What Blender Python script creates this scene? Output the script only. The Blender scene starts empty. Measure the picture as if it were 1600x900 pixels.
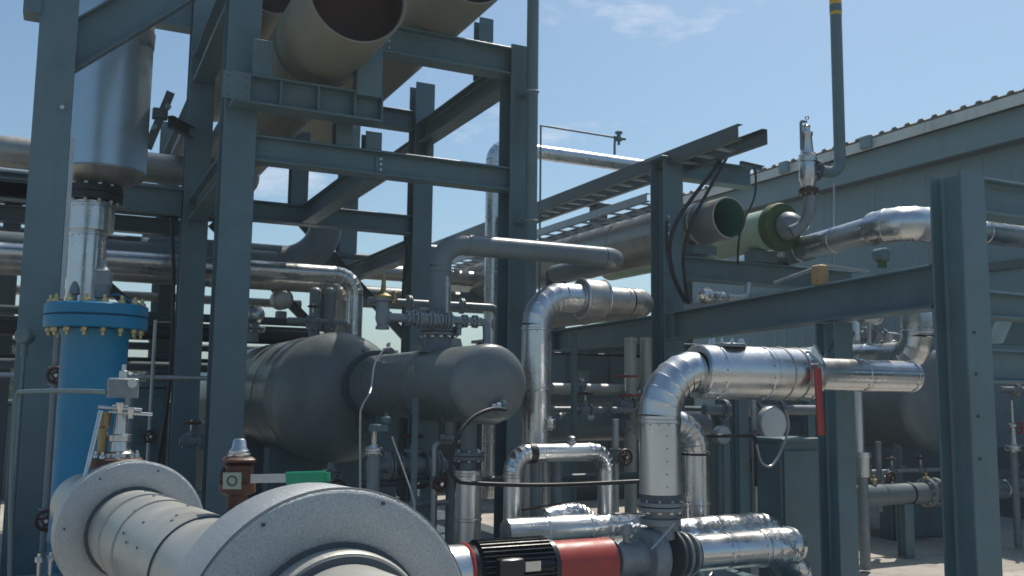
import bpy, math, random
from math import sin, cos, tan, pi, radians, sqrt
from mathutils import Vector, Matrix
random.seed(7)
V = Vector
SC = bpy.context.scene
COL = SC.collection

# ------------------------------------------------------------------ camera
F = 1450.0                      # focal length in pixels of a 1600 px wide picture
YAW, TILT, ROLL = radians(25.8), radians(6.5), radians(0.7)
CAM = V((0, 0, 1.65))
_fh = V((sin(YAW), cos(YAW), 0)); _r0 = V((cos(YAW), -sin(YAW), 0)); _up = V((0, 0, 1))
FWD = _fh * cos(TILT) + _up * sin(TILT)
_u0 = _up * cos(TILT) - _fh * sin(TILT)
RGT = _r0 * cos(ROLL) + _u0 * sin(ROLL)
UPV = _u0 * cos(ROLL) - _r0 * sin(ROLL)
cam_data = bpy.data.cameras.new('camera'); cam = bpy.data.objects.new('camera', cam_data); COL.objects.link(cam)
m = Matrix((RGT, UPV, -FWD)).transposed().to_4x4(); m.translation = CAM
cam.matrix_world = m
cam_data.sensor_width = 36; cam_data.lens = F / 1600 * 36
cam_data.clip_start = 0.05; cam_data.clip_end = 3000
cam_data.dof.use_dof = True; cam_data.dof.focus_distance = 3.2; cam_data.dof.aperture_fstop = 7.0
SC.camera = cam

# ------------------------------------------------------------------ sky and sun
SUN_AZ, SUN_EL = radians(55), radians(60)       # azimuth measured from +Y towards +X
world = bpy.data.worlds.new('World'); SC.world = world; world.use_nodes = True
nt = world.node_tree; nt.nodes.clear()
out = nt.nodes.new('ShaderNodeOutputWorld'); bg = nt.nodes.new('ShaderNodeBackground')
sky = nt.nodes.new('ShaderNodeTexSky'); sky.sky_type = 'NISHITA'; sky.sun_disc = False
sky.sun_elevation = SUN_EL; sky.sun_rotation = SUN_AZ
sky.air_density = 1.0; sky.dust_density = 1.6; sky.ozone_density = 0.9
tc = nt.nodes.new('ShaderNodeTexCoord')
mp = nt.nodes.new('ShaderNodeMapping'); mp.inputs['Scale'].default_value = (2.2, 2.2, 6.5); mp.inputs['Location'].default_value = (1.3, 0.49, 0.08)
nz = nt.nodes.new('ShaderNodeTexNoise'); nz.inputs['Scale'].default_value = 2.0; nz.inputs['Detail'].default_value = 9; nz.inputs['Roughness'].default_value = 0.62
cr = nt.nodes.new('ShaderNodeValToRGB'); cr.color_ramp.elements[0].position = 0.61; cr.color_ramp.elements[1].position = 0.86
cr.color_ramp.elements[1].color = (0.85, 0.85, 0.85, 1)
mx = nt.nodes.new('ShaderNodeMix'); mx.data_type = 'RGBA'; mx.inputs[7].default_value = (9.5, 9.3, 9.6, 1)
L = nt.links.new
L(tc.outputs['Generated'], mp.inputs['Vector']); L(mp.outputs[0], nz.inputs['Vector']); L(nz.outputs[0], cr.inputs[0])
tn = nt.nodes.new('ShaderNodeMix'); tn.data_type = 'RGBA'; tn.blend_type = 'MULTIPLY'; tn.inputs[0].default_value = 1; tn.inputs[7].default_value = (0.82, 0.985, 1.02, 1)
L(sky.outputs[0], tn.inputs[6]); L(cr.outputs[0], mx.inputs[0]); L(tn.outputs[2], mx.inputs[6]); L(mx.outputs[2], bg.inputs[0])
bg.inputs['Strength'].default_value = 0.12; L(bg.outputs[0], out.inputs[0])
sd = bpy.data.lights.new('sun', 'SUN'); sd.energy = 4.6; sd.angle = radians(0.5); sd.color = (1.0, 0.93, 0.82)
sun = bpy.data.objects.new('sun', sd); COL.objects.link(sun)
sdir = V((sin(SUN_AZ) * cos(SUN_EL), cos(SUN_AZ) * cos(SUN_EL), sin(SUN_EL)))
sun.rotation_euler = sdir.to_track_quat('Z', 'Y').to_euler(); sun.location = (0, 0, 30)
vs = SC.view_settings; vs.view_transform = 'Standard'; vs.look = 'None'; vs.exposure = -0.08; vs.gamma = 1.0; vs.use_curve_mapping = False

# ------------------------------------------------------------------ pixel -> place (the ray of a photo pixel met with a plane of the plant grid)
def ray(px, py): return FWD + RGT * ((px - 800) / F) + UPV * ((450 - py) / F)
def onY(px, py, y): d = ray(px, py); return CAM + d * (y / d.y)
def onX(px, py, x): d = ray(px, py); return CAM + d * (x / d.x)
def onD(px, py, dep): return CAM + ray(px, py) * dep
def pix(p):
    q = V(p) - CAM; z = q.dot(FWD); return (800 + F * q.dot(RGT) / z, 450 - F * q.dot(UPV) / z, z)

# ------------------------------------------------------------------ materials
MATS = {}
def mat(name, col, rough=0.5, metal=0.0, var=0.12, scale=6.0, bump=0.0, bscale=40.0, dirt=None, dirt_amt=0.35, rvar=0.12, grain=False, crinkle=0.0):
    m = bpy.data.materials.new(name); m.use_nodes = True; t = m.node_tree; b = t.nodes['Principled BSDF']
    b.inputs['Metallic'].default_value = metal
    co = t.nodes.new('ShaderNodeTexCoord'); geo = t.nodes.new('ShaderNodeNewGeometry')
    n1 = t.nodes.new('ShaderNodeTexNoise'); n1.inputs['Scale'].default_value = scale; n1.inputs['Detail'].default_value = 6; n1.inputs['Roughness'].default_value = 0.6
    t.links.new(geo.outputs['Position'], n1.inputs['Vector'])
    r = t.nodes.new('ShaderNodeValToRGB'); e = r.color_ramp.elements
    e[0].position = 0.3; e[1].position = 0.7
    e[0].color = tuple(c * (1 - var) for c in col) + (1,); e[1].color = tuple(min(1, c * (1 + var)) for c in col) + (1,)
    t.links.new(n1.outputs[0], r.inputs[0]); src = r.outputs[0]
    if dirt:
        n2 = t.nodes.new('ShaderNodeTexNoise'); n2.inputs['Scale'].default_value = scale * 2.7; n2.inputs['Detail'].default_value = 8; n2.inputs['Roughness'].default_value = 0.7
        mp_ = t.nodes.new('ShaderNodeMapping'); mp_.inputs['Scale'].default_value = (1, 1, 0.16)
        t.links.new(geo.outputs['Position'], mp_.inputs[0]); t.links.new(mp_.outputs[0], n2.inputs['Vector'])
        r2 = t.nodes.new('ShaderNodeValToRGB'); r2.color_ramp.elements[0].position = 0.52; r2.color_ramp.elements[1].position = 0.72
        r2.color_ramp.elements[1].color = (dirt_amt,) * 3 + (1,)
        t.links.new(n2.outputs[0], r2.inputs[0])
        x = t.nodes.new('ShaderNodeMix'); x.data_type = 'RGBA'; x.inputs[7].default_value = dirt + (1,)
        t.links.new(r2.outputs[0], x.inputs[0]); t.links.new(src, x.inputs[6]); src = x.outputs[2]
    t.links.new(src, b.inputs['Base Color'])
    mr = t.nodes.new('ShaderNodeMapRange'); mr.inputs[3].default_value = max(0.02, rough - rvar); mr.inputs[4].default_value = min(1, rough + rvar)
    mr.inputs[1].default_value = 0.3; mr.inputs[2].default_value = 0.7
    t.links.new(n1.outputs[0], mr.inputs[0]); t.links.new(mr.outputs[0], b.inputs['Roughness'])
    if bump:
        n3 = t.nodes.new('ShaderNodeTexNoise'); n3.inputs['Scale'].default_value = bscale; n3.inputs['Detail'].default_value = 3
        t.links.new(geo.outputs['Position'], n3.inputs['Vector'])
        bp = t.nodes.new('ShaderNodeBump'); bp.inputs['Strength'].default_value = bump; bp.inputs['Distance'].default_value = 0.01
        t.links.new(n3.outputs[0], bp.inputs['Height'])
        last = bp
        if crinkle:
            n4 = t.nodes.new('ShaderNodeTexNoise'); n4.inputs['Scale'].default_value = 9; n4.inputs['Detail'].default_value = 2
            t.links.new(geo.outputs['Position'], n4.inputs['Vector'])
            b2 = t.nodes.new('ShaderNodeBump'); b2.inputs['Strength'].default_value = crinkle; b2.inputs['Distance'].default_value = 0.05
            t.links.new(n4.outputs[0], b2.inputs['Height']); t.links.new(bp.outputs[0], b2.inputs['Normal']); last = b2
        t.links.new(last.outputs[0], b.inputs['Normal'])
    MATS[name] = m
    return m
STEEL = mat('steel_paint', (0.105, 0.175, 0.20), 0.42, 0, 0.2, 2.0, 0.06, 60, dirt=(0.15, 0.115, 0.08), dirt_amt=0.42)
RACK = mat('rack_paint', (0.06, 0.085, 0.095), 0.5, 0, 0.14, 3.0, 0.06, 60, dirt=(0.09, 0.08, 0.06), dirt_amt=0.3)
GREYP = mat('pipe_grey_paint', (0.15, 0.185, 0.20), 0.38, 0, 0.12, 4.0, 0.04, 60, dirt=(0.12, 0.10, 0.08), dirt_amt=0.3)
VESSEL = mat('vessel_paint', (0.155, 0.18, 0.18), 0.34, 0, 0.16, 2.5, 0.05, 14, dirt=(0.17, 0.145, 0.11), dirt_amt=0.4)
CLAD = mat('aluminium_cladding', (0.62, 0.63, 0.64), 0.30, 1.0, 0.06, 3.0, 0.05, 18, dirt=(0.42, 0.41, 0.38), dirt_amt=0.25, crinkle=0.06)
FOIL = mat('crumpled_foil', (0.62, 0.63, 0.64), 0.28, 1.0, 0.12, 8.0, 0.5, 22, dirt=(0.33, 0.31, 0.28), dirt_amt=0.35, crinkle=0.45)
TANKM = mat('tank_cladding', (0.40, 0.50, 0.58), 0.36, 0.85, 0.08, 3.0, 0.03, 30)
DULL = mat('dull_cladding', (0.38, 0.37, 0.34), 0.38, 0.7, 0.12, 4.0, 0.08, 24, dirt=(0.22, 0.20, 0.16), dirt_amt=0.4, crinkle=0.08)
DUCT = mat('duct_coating', (0.20, 0.20, 0.158), 0.55, 0, 0.10, 3.0, 0.08, 40, dirt=(0.2, 0.17, 0.11), dirt_amt=0.35)
RUST = mat('rusty_brown', (0.055, 0.022, 0.011), 0.75, 0, 0.35, 9.0, 0.2, 40)
BLUE = mat('blue_paint', (0.001, 0.175, 0.33), 0.42, 0, 0.12, 4.0, 0.03, 50, dirt=(0.02, 0.12, 0.24), dirt_amt=0.3)
WHITE = mat('stucco_aluminium', (0.45, 0.475, 0.48), 0.45, 0.65, 0.28, 230.0, 0.45, 420)
WHITES = mat('pale_sheet', (0.44, 0.44, 0.40), 0.42, 0.35, 0.06, 5.0, 0.10, 60, dirt=(0.38, 0.36, 0.31), dirt_amt=0.4)
SEAM = mat('sealant_dark', (0.07, 0.085, 0.10), 0.7)
BLACK = mat('black_rubber', (0.013, 0.015, 0.018), 0.5)
MOTOR = mat('motor_paint', (0.012, 0.018, 0.024), 0.32, 0, 0.2, 10, 0.05, 60)
REDP = mat('red_paint', (0.36, 0.045, 0.035), 0.42, 0, 0.12, 6, 0.05, 40, dirt=(0.2, 0.05, 0.04), dirt_amt=0.3)
DKRED = mat('brown_red_paint', (0.075, 0.027, 0.016), 0.55, 0, 0.2, 20, 0.1, 60)
GREENP = mat('green_grip', (0.01, 0.27, 0.14), 0.4)
PALEG = mat('pale_green_coating', (0.36, 0.50, 0.38), 0.45, 0, 0.1, 4, 0.05, 40, dirt=(0.2, 0.3, 0.15), dirt_amt=0.4)
MOSS = mat('green_ring', (0.05, 0.095, 0.03), 0.65, 0, 0.3, 14, 0.2, 60)
GREENIN = mat('green_liner', (0.03, 0.19, 0.12), 0.5)
BRASS = mat('plated_bolt', (0.45, 0.38, 0.20), 0.35, 0.85, 0.2, 30)
STAIN = mat('stainless', (0.55, 0.56, 0.56), 0.3, 1.0, 0.1, 20, 0.1, 60)
CAST = mat('cast_grey', (0.20, 0.23, 0.25), 0.45, 0.2, 0.15, 14, 0.15, 60)
BRONZE = mat('bronze', (0.32, 0.24, 0.12), 0.45, 0.7, 0.2, 20)
YEL = mat('yellow_band', (0.75, 0.42, 0.01), 0.45)
POLE = mat('vent_pole_paint', (0.11, 0.17, 0.18), 0.42, 0, 0.12, 4)
TAN = mat('tan_box', (0.42, 0.27, 0.12), 0.6)
TAG = mat('name_plate', (0.26, 0.34, 0.29), 0.35, 0.4)
CONC = mat('concrete', (0.42, 0.39, 0.345), 0.85, 0, 0.16, 1.2, 0.25, 60, dirt=(0.15, 0.14, 0.12), dirt_amt=0.7)
GRND = mat('ground_soil', (0.20, 0.19, 0.165), 0.95, 0, 0.2, 0.6, 0.3, 30, dirt=(0.16, 0.15, 0.12), dirt_amt=0.5)
SHEDW = mat('shed_wall', (0.17, 0.25, 0.27), 0.5, 0, 0.06, 1.5, 0.03, 30, dirt=(0.13, 0.16, 0.16), dirt_amt=0.4)
SHEDT = mat('shed_trim', (0.62, 0.60, 0.53), 0.55, 0, 0.12, 1.2, 0.05, 30, dirt=(0.33, 0.33, 0.30), dirt_amt=0.6)
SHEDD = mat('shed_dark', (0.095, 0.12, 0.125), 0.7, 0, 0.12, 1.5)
LEAF = mat('leaf', (0.055, 0.095, 0.03), 0.6, 0, 0.45, 3.0)
BARK = mat('bark', (0.10, 0.075, 0.05), 0.85, 0, 0.25, 12)
GALV = mat('galvanised', (0.42, 0.44, 0.45), 0.42, 0.7, 0.12, 10)
TRAYP = mat('tray_paint', (0.10, 0.125, 0.115), 0.45, 0.2, 0.12, 6)

# ------------------------------------------------------------------ mesh builder
def frame(ax, up=None):
    ax = V(ax).normalized()
    u = V(up) if up is not None else (V((0, 0, 1)) if abs(ax.z) < 0.9 else V((0, 1, 0)))
    s = ax.cross(u)
    if s.length < 1e-6: s = ax.cross(V((1, 0, 0)))
    s.normalize(); w = s.cross(ax).normalized()
    return s, w
class MB:
    def __init__(s): s.v = []; s.f = []
    def add(s, vs_, fs): o = len(s.v); s.v += [V(p) for p in vs_]; s.f += [tuple(i + o for i in f) for f in fs]; return s
    def box(s, c, sx, sy, sz, rot=None):
        c = V(c); q = [V((x * sx / 2, y * sy / 2, z * sz / 2)) for z in (-1, 1) for y in (-1, 1) for x in (-1, 1)]
        if rot is not None: q = [rot @ p for p in q]
        return s.add([c + p for p in q], [(0, 2, 3, 1), (4, 5, 7, 6), (0, 1, 5, 4), (2, 6, 7, 3), (0, 4, 6, 2), (1, 3, 7, 5)])
    def bbox(s, c, sx, sy, sz, b=0.01):           # box with chamfered vertical edges and top
        c = V(c); hx, hy = sx / 2, sy / 2
        pr = [(-hx + b, -hy), (hx - b, -hy), (hx, -hy + b), (hx, hy - b), (hx - b, hy), (-hx + b, hy), (-hx, hy - b), (-hx, -hy + b)]
        vs_ = [c + V((x, y, -sz / 2)) for x, y in pr] + [c + V((x, y, sz / 2 - b)) for x, y in pr] + [c + V((x * (1 - b / hx), y * (1 - b / hy), sz / 2)) for x, y in pr]
        fs = [tuple(range(7, -1, -1)), tuple(range(16, 24))]
        for k in (0, 8):
            for i in range(8): j = (i + 1) % 8; fs.append((k + i, k + j, k + 8 + j, k + 8 + i))
        return s.add(vs_, fs)
    def prism(s, prof, p0, p1, up=None):
        p0, p1 = V(p0), V(p1); a, w = frame(p1 - p0, up); n = len(prof)
        vs_ = [p0 + a * x + w * y for x, y in prof] + [p1 + a * x + w * y for x, y in prof]
        fs = [(i, (i + 1) % n, n + (i + 1) % n, n + i) for i in range(n)]
        fs += [tuple(range(n - 1, -1, -1)), tuple(range(n, 2 * n))]
        return s.add(vs_, fs)
    def ibeam(s, p0, p1, h=0.25, b=0.25, tf=0.016, tw=0.011, up=None):
        x, y, k = b / 2, h / 2, 0.014; c = 0.0035
        q = [(tw / 2 + k, y - tf), (tw / 2, y - tf - k)]
        pr = [(-x, -y + c), (-x + c, -y), (x - c, -y), (x, -y + c), (x, -y + tf), (tw / 2 + k, -y + tf), (tw / 2, -y + tf + k), (tw / 2, y - tf - k), (tw / 2 + k, y - tf),
              (x, y - tf), (x, y - c), (x - c, y), (-x + c, y), (-x, y - c), (-x, y - tf), (-tw / 2 - k, y - tf), (-tw / 2, y - tf - k), (-tw / 2, -y + tf + k), (-tw / 2 - k, -y + tf), (-x, -y + tf)]
        return s.prism(pr, p0, p1, up)
    def chan(s, p0, p1, h=0.2, b=0.08, t=0.012, up=None, side=1):
        y = h / 2; pr = [(0, -y), (b, -y), (b, -y + t), (t, -y + t), (t, y - t), (b, y - t), (b, y), (0, y)]
        if side < 0: pr = [(-x, yy) for x, yy in pr][::-1]
        return s.prism(pr, p0, p1, up)
    def angle(s, p0, p1, b=0.08, t=0.008, up=None):
        return s.prism([(0, 0), (b, 0), (b, t), (t, t), (t, b), (0, b)], p0, p1, up)
    def lathe(s, p, ax, prof, n=28, cap=(True, True), up=None):
        p = V(p); ax = V(ax).normalized(); a, w = frame(ax, up); vs_ = []; fs = []
        for t, r in prof:
            for i in range(n): th = 2 * pi * i / n; vs_.append(p + ax * t + (a * cos(th) + w * sin(th)) * r)
        for k in range(len(prof) - 1):
            for i in range(n): j = (i + 1) % n; fs.append((k * n + i, k * n + j, (k + 1) * n + j, (k + 1) * n + i))
        if cap[0]: fs.append(tuple(range(n - 1, -1, -1)))
        if cap[1]: fs.append(tuple((len(prof) - 1) * n + i for i in range(n)))
        return s.add(vs_, fs)
    def tube(s, p0, p1, r, r1=None, n=20, cap=(True, True)):
        p0, p1 = V(p0), V(p1); d = p1 - p0
        return s.lathe(p0, d, [(0, r), (d.length, r if r1 is None else r1)], n, cap)
    def sweep(s, pts, r, n=12, cap=True):
        pts = [V(p) for p in pts]; T_ = []
        for i in range(len(pts)):
            d = (pts[min(i + 1, len(pts) - 1)] - pts[max(i - 1, 0)]); T_.append(d.normalized())
        a, w = frame(T_[0]); vs_ = []; fs = []
        for i, p in enumerate(pts):
            if i:
                q = T_[i - 1].rotation_difference(T_[i]); a = q @ a; w = q @ w
            rr = r[i] if isinstance(r, (list, tuple)) else r
            for k in range(n): th = 2 * pi * k / n; vs_.append(p + (a * cos(th) + w * sin(th)) * rr)
        for i in range(len(pts) - 1):
            for k in range(n): j = (k + 1) % n; fs.append((i * n + k, i * n + j, (i + 1) * n + j, (i + 1) * n + k))
        if cap: fs.append(tuple(range(n - 1, -1, -1))); fs.append(tuple((len(pts) - 1) * n + k for k in range(n)))
        return s.add(vs_, fs)
    def ring(s, c, ax, R, r, n=28, k=8):
        c = V(c); a, w = frame(ax); ax = V(ax).normalized(); vs_ = []; fs = []
        for i in range(n):
            th = 2 * pi * i / n; d = a * cos(th) + w * sin(th)
            for j in range(k): ph = 2 * pi * j / k; vs_.append(c + d * (R + r * cos(ph)) + ax * r * sin(ph))
        for i in range(n):
            for j in range(k): fs.append((i * k + j, i * k + (j + 1) % k, ((i + 1) % n) * k + (j + 1) % k, ((i + 1) % n) * k + j))
        return s.add(vs_, fs)
    def hexa(s, p, ax, r, t): return s.lathe(p, ax, [(0, r), (t * .85, r), (t, r * .85)], 6)
    def ball(s, c, r, ax=(0, 0, 1), sq=1.0, n=20, k=9):
        pr = [(-r * sq * cos(pi * i / k), max(1e-4, r * sin(pi * i / k))) for i in range(k + 1)]
        return s.lathe(c, ax, pr, n)
WL = {}
def obj(name, mb, material, parent=None, label=None, smooth=True, ang=38):
    me = bpy.data.meshes.new(name); o_ = WL[parent.name] if parent else V((0, 0, 0))
    me.from_pydata([v - o_ for v in mb.v], [], mb.f); me.materials.append(material)
    import bmesh
    bm = bmesh.new(); bm.from_mesh(me); bmesh.ops.recalc_face_normals(bm, faces=bm.faces); bm.to_mesh(me); bm.free()
    if smooth:
        me.shade_smooth(); me.set_sharp_from_angle(angle=radians(ang))
    o = bpy.data.objects.new(name, me); COL.objects.link(o); WL[o.name] = o_.copy()
    if parent: o.parent = parent
    if label: o['label'] = label
    return o
def thing(name, label, cat, loc, group=None):
    o = bpy.data.objects.new(name, None); o.empty_display_size = 0.1; COL.objects.link(o)
    o.location = V(loc); WL[o.name] = V(loc); o['label'] = label; o['category'] = cat
    if group: o['group'] = group
    return o
def single(name, mb, material, label, cat, group=None, **k):
    o = obj(name, mb, material, None, label, **k); o['category'] = cat
    c = sum(mb.v, V((0, 0, 0))) / len(mb.v); o.data.transform(Matrix.Translation(-c)); o.location = c; WL[o.name] = c
    if group: o['group'] = group
    return o
def copies(o, parent, pts, base):                # more of the same part, sharing its mesh
    for p in pts:
        c = o.copy(); COL.objects.link(c); c.parent = parent; c.location = V(p) - V(base); WL[c.name] = WL[parent.name]
def round_path(pts, bend, k=7):
    pts = [V(p) for p in pts]; segs = []; prev = pts[0]
    for i in range(1, len(pts) - 1):
        a = (pts[i - 1] - pts[i]).normalized(); b = (pts[i + 1] - pts[i]).normalized()
        th = pi - a.angle(b); R = bend; t = R * tan(th / 2)
        t = min(t, (pts[i - 1] - pts[i]).length * .49 if i > 1 else (pts[i - 1] - pts[i]).length * .98, (pts[i + 1] - pts[i]).length * .49 if i < len(pts) - 2 else (pts[i + 1] - pts[i]).length * .98)
        R = t / tan(th / 2); s0 = pts[i] + a * t; s1 = pts[i] + b * t
        c = pts[i] + (a + b).normalized() * (R / cos(th / 2)); ax = (s0 - c).cross(s1 - c).normalized()
        arc = [c + Matrix.Rotation(th * j / k, 3, ax) @ (s0 - c) for j in range(k + 1)]
        segs.append(('s', prev, s0)); segs.append(('e', arc)); prev = s1
    segs.append(('s', prev, pts[-1]))
    return segs
def clad_sheets(root, p0, p1, r, m_, seg=0.55, n=28, first=0.0, endcap=False):
    p0, p1 = V(p0), V(p1); d = p1 - p0; Lg = d.length
    if Lg < 0.02: return
    k = max(1, round(Lg / seg)); l = Lg / k; ax = d.normalized()
    for i in range(k):
        e = 0.0012 * (i % 2); w = min(.016, l * .2)
        pr = [(0, r + e), (l - 2.4 * w, r + e), (l - 2.1 * w, r + e + .005), (l - 1.2 * w, r + e + .005), (l - .9 * w, r + e), (l + .004, r + e)]
        sh_ = obj('cladding_sheet', MB().lathe(p0 + ax * (l * i), ax, pr, n, (i == 0, i == k - 1 and endcap)), m_, root)
        if r > .1 and m_ is CLAD:                  # rivets of the lap seam and of the long seam
            a, wv = frame(ax); rb = MB(); th0 = random.uniform(0, 6.28)
            for j in range(14):
                th = 2 * pi * j / 14 + th0; d_ = a * cos(th) + wv * sin(th); rb.hexa(p0 + ax * (l * (i + 1) - 2.9 * w) + d_ * (r + e - .001), d_, .0048, .003)
            th = random.uniform(pi * .9, pi * 1.6); d_ = a * cos(th) + wv * sin(th)
            for j in range(1, 6): rb.hexa(p0 + ax * (l * (i + j / 6.5)) + d_ * (r + e - .001), d_, .0045, .003)
            obj('rivets', rb, SEAM, sh_)['kind'] = 'stuff'
def clad_elbow(root, arc, r, m_):
    mb = MB(); n = 28; pts = arc; T_ = []
    for i in range(len(pts)):
        T_.append((pts[min(i + 1, len(pts) - 1)] - pts[max(i - 1, 0)]).normalized())
    rr = []; pp = []
    for i in range(len(pts) - 1):                  # one gore per step, each lapping over the next with a little lip
        a, b = pts[i], pts[i + 1]
        pp += [a.lerp(b, 0.02), a.lerp(b, 0.10), a.lerp(b, 0.14), a.lerp(b, .97)]; rr += [r + .0035, r + .0035, r + .001, r - .001]
    mb.sweep(pp, rr, n, False)
    obj('elbow_cladding', mb, m_, root, ang=22)
def run(root, pts, r, bend, m_, clad=False, seg=.55, n=24, cap=True, k=None):
    for s in round_path(pts, bend, k or (6 if clad else 9)):
        if s[0] == 's':
            if (s[2] - s[1]).length < .01: continue
            if clad: clad_sheets(root, s[1], s[2], r, m_, seg, endcap=cap)
            else: obj('pipe', MB().tube(s[1], s[2], r, n=n), m_, root)
        else:
            if clad: clad_elbow(root, s[1], r, m_)
            else: obj('elbow', MB().sweep(s[1], r, n, False), m_, root)
def flange(root, p, ax, r, t=.03, nb=8, m_=None, br=None, name='flange', pair=True):
    p = V(p); ax = V(ax).normalized(); mb = MB(); g = .004
    if pair:
        mb.lathe(p + ax * g, ax, [(0, r), (t - .004, r), (t, r - .004), (t, r * .62), (t + .02, r * .55)], 28)
        mb.lathe(p - ax * g, -ax, [(0, r), (t - .004, r), (t, r - .004), (t, r * .62), (t + .02, r * .55)], 28)
        mb.lathe(p - ax * g, ax, [(0, r * .7), (2 * g, r * .7)], 20)
    else: mb.lathe(p, ax, [(0, r), (t - .004, r), (t, r - .004)], 28)
    f = obj(name, mb, m_ or CAST, root)
    if nb:
        a, w = frame(ax); b = MB(); br = br or r * .1
        for i in range(nb):
            th = 2 * pi * (i + .5) / nb; c = p + (a * cos(th) + w * sin(th)) * r * .83
            b.hexa(c + ax * (t + g), ax, br, br * 1.1)
            if pair: b.hexa(c - ax * (t + g), -ax, br, br * 1.1)
        obj('bolt_ring', b, STAIN, f)['kind'] = 'stuff'
    return f
def gate_valve(root, p, ax, up, r, hw, m_=CAST, wheel_m=None, stem=.25):
    """valve body on its pipe axis with bonnet, stem and hand wheel"""
    p, ax, up = V(p), V(ax).normalized(), V(up).normalized()
    mb = MB().lathe(p - ax * r * 1.7, ax, [(0, r * 1.35), (r * .3, r * 1.35), (r * .32, r * .9), (r * 1.1, r * 1.1), (r * 2.3, r * 1.1), (r * 3.08, r * .9), (r * 3.1, r * 1.35), (r * 3.4, r * 1.35)], 22)
    obj('valve_body', mb, m_, root)
    mb = MB().lathe(p + up * r * .8, up, [(0, r * .75), (r * .6, r * .7), (r * .62, r * 1.05), (r * .95, r * 1.05), (r * .97, r * .5), (r * 1.6, r * .3)], 18)
    obj('bonnet', mb, m_, root)
    top = p + up * (r * 2.2 + stem)
    obj('stem', MB().tube(p + up * r * 2.2, top + up * .03, .012, n=10), STAIN, root)
    if hw:
        mb = MB().ring(top, up, hw, .011, 24, 6); a, w = frame(up)
        for i in range(4): d = a * cos(i * pi / 2 + .3) + w * sin(i * pi / 2 + .3); mb.tube(top, top + d * hw, .007, n=6)
        mb.lathe(top - up * .015, up, [(0, .025), (.03, .025)], 10)
        obj('hand_wheel', mb, wheel_m or REDP, root)
def smoothcurve(pts, k=8):
    pts = [V(p) for p in pts]; P = [pts[0] * 2 - pts[1]] + pts + [pts[-1] * 2 - pts[-2]]; o = []
    for i in range(1, len(P) - 2):
        for j in range(k):
            t = j / k; a, b, c, d = P[i - 1], P[i], P[i + 1], P[i + 2]
            o.append(.5 * (2 * b + (c - a) * t + (2 * a - 5 * b + 4 * c - d) * t * t + (3 * b - a - 3 * c + d) * t ** 3))
    return o + [pts[-1]]
X_, Y_, Z_ = V((1, 0, 0)), V((0, 1, 0)), V((0, 0, 1))
# ================================================================== the setting: ground, slabs, shed
g = MB().add([(-400, -200, 0), (400, -200, 0), (400, 600, 0), (-400, 600, 0)], [(0, 1, 2, 3)])
ground = obj('ground', g, GRND); ground['kind'] = 'structure'
sl = None; n = 0
for ix in range(-3, 6):
    for iy in range(0, 8):
        c = V((ix * 3.0 + 1.2, iy * 3.0 + 1.6, .012 + .003 * random.random()))
        if sl is None:
            sl = obj('concrete_slab', MB().bbox((0, 0, 0), 2.985, 2.985, .03, .008), CONC, ground); sl.location = c
        else:
            q = sl.copy(); COL.objects.link(q); q.parent = ground; q.location = c; q.rotation_euler.z = random.choice((0, pi / 2, pi))

# ---- shed on the right: facade runs along Y
XS, Y0, Y1_ = 12.0, 2.0, 16.4
shed = thing('metal_shed', 'large grey blue metal shed with corrugated roof edge behind the pipes on the right', 'shed', (XS, (Y0 + Y1_) / 2, 0))
def zS(py, x=XS): return onX(1600, py, x).z
zt, zb, zf = zS(152), zS(176), zS(224)
zw = zf - 1.75
# roof sheet with trapezoid corrugation, seen on edge
pitch = .25; prof = []; y = Y0 - .2
while y < Y1_ + .2:
    prof += [(y, 0), (y + .09, 0), (y + .12, .038), (y + .19, .038), (y + .22, 0)]; y += pitch
vs_ = [(XS - .42, a, zt + b - .035) for a, b in prof] + [(XS + 9, a, zt + b + .62) for a, b in prof]
nn = len(prof)
vs_ += [(XS - .42, a, zt + b - .042) for a, b in prof] + [(XS + 9, a, zt + b + .612) for a, b in prof]
fs = [(i, i + 1, nn + i + 1, nn + i) for i in range(nn - 1)] + [(2 * nn + i + 1, 2 * nn + i, 3 * nn + i, 3 * nn + i + 1) for i in range(nn - 1)] + [(i + 1, i, 2 * nn + i, 2 * nn + i + 1) for i in range(nn - 1)]
obj('roof', MB().add(vs_, fs), SHEDT, shed, smooth=False)
# light eaves trim, in lengths
yy = Y0; k = 0; tm = None
while yy < Y1_ - .1:
    ln = min(1.9, Y1_ - yy)
    mb = MB().prism([(-.012, 0), (.012, 0), (.012, .01), (.03, zt - zb - .05), (.018, zt - zb - .05), (-.012, .02)], (XS - .46, yy + .004, zb - .03), (XS - .46, yy + ln - .004, zb - .03), Z_)
    t_ = obj('eaves_trim', mb, SHEDT, shed); yy += ln
for yy in (6.9, 10.7, 12.6):
    obj('downpipe_outlet', MB().bbox((XS - .50, yy, (zt + zb) / 2 - .02), .07, .22, (zt - zb) * .92, .008), SHEDW, shed)
# fascia boards
yy = Y0
while yy < Y1_ - .1:
    ln = min(4.8, Y1_ - yy)
    obj('fascia_board', MB().prism([(0, 0), (.05, 0), (.05, zb - zf - .01), (0, zb - zf - .01)], (XS - .30, yy + .003, zf), (XS - .30, yy + ln - .003, zf), Z_), SHEDW, shed); yy += ln
obj('soffit', MB().box((XS - .08, (Y0 + Y1_) / 2, zf + .012), .32, Y1_ - Y0, .02), SHEDD, shed)
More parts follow.
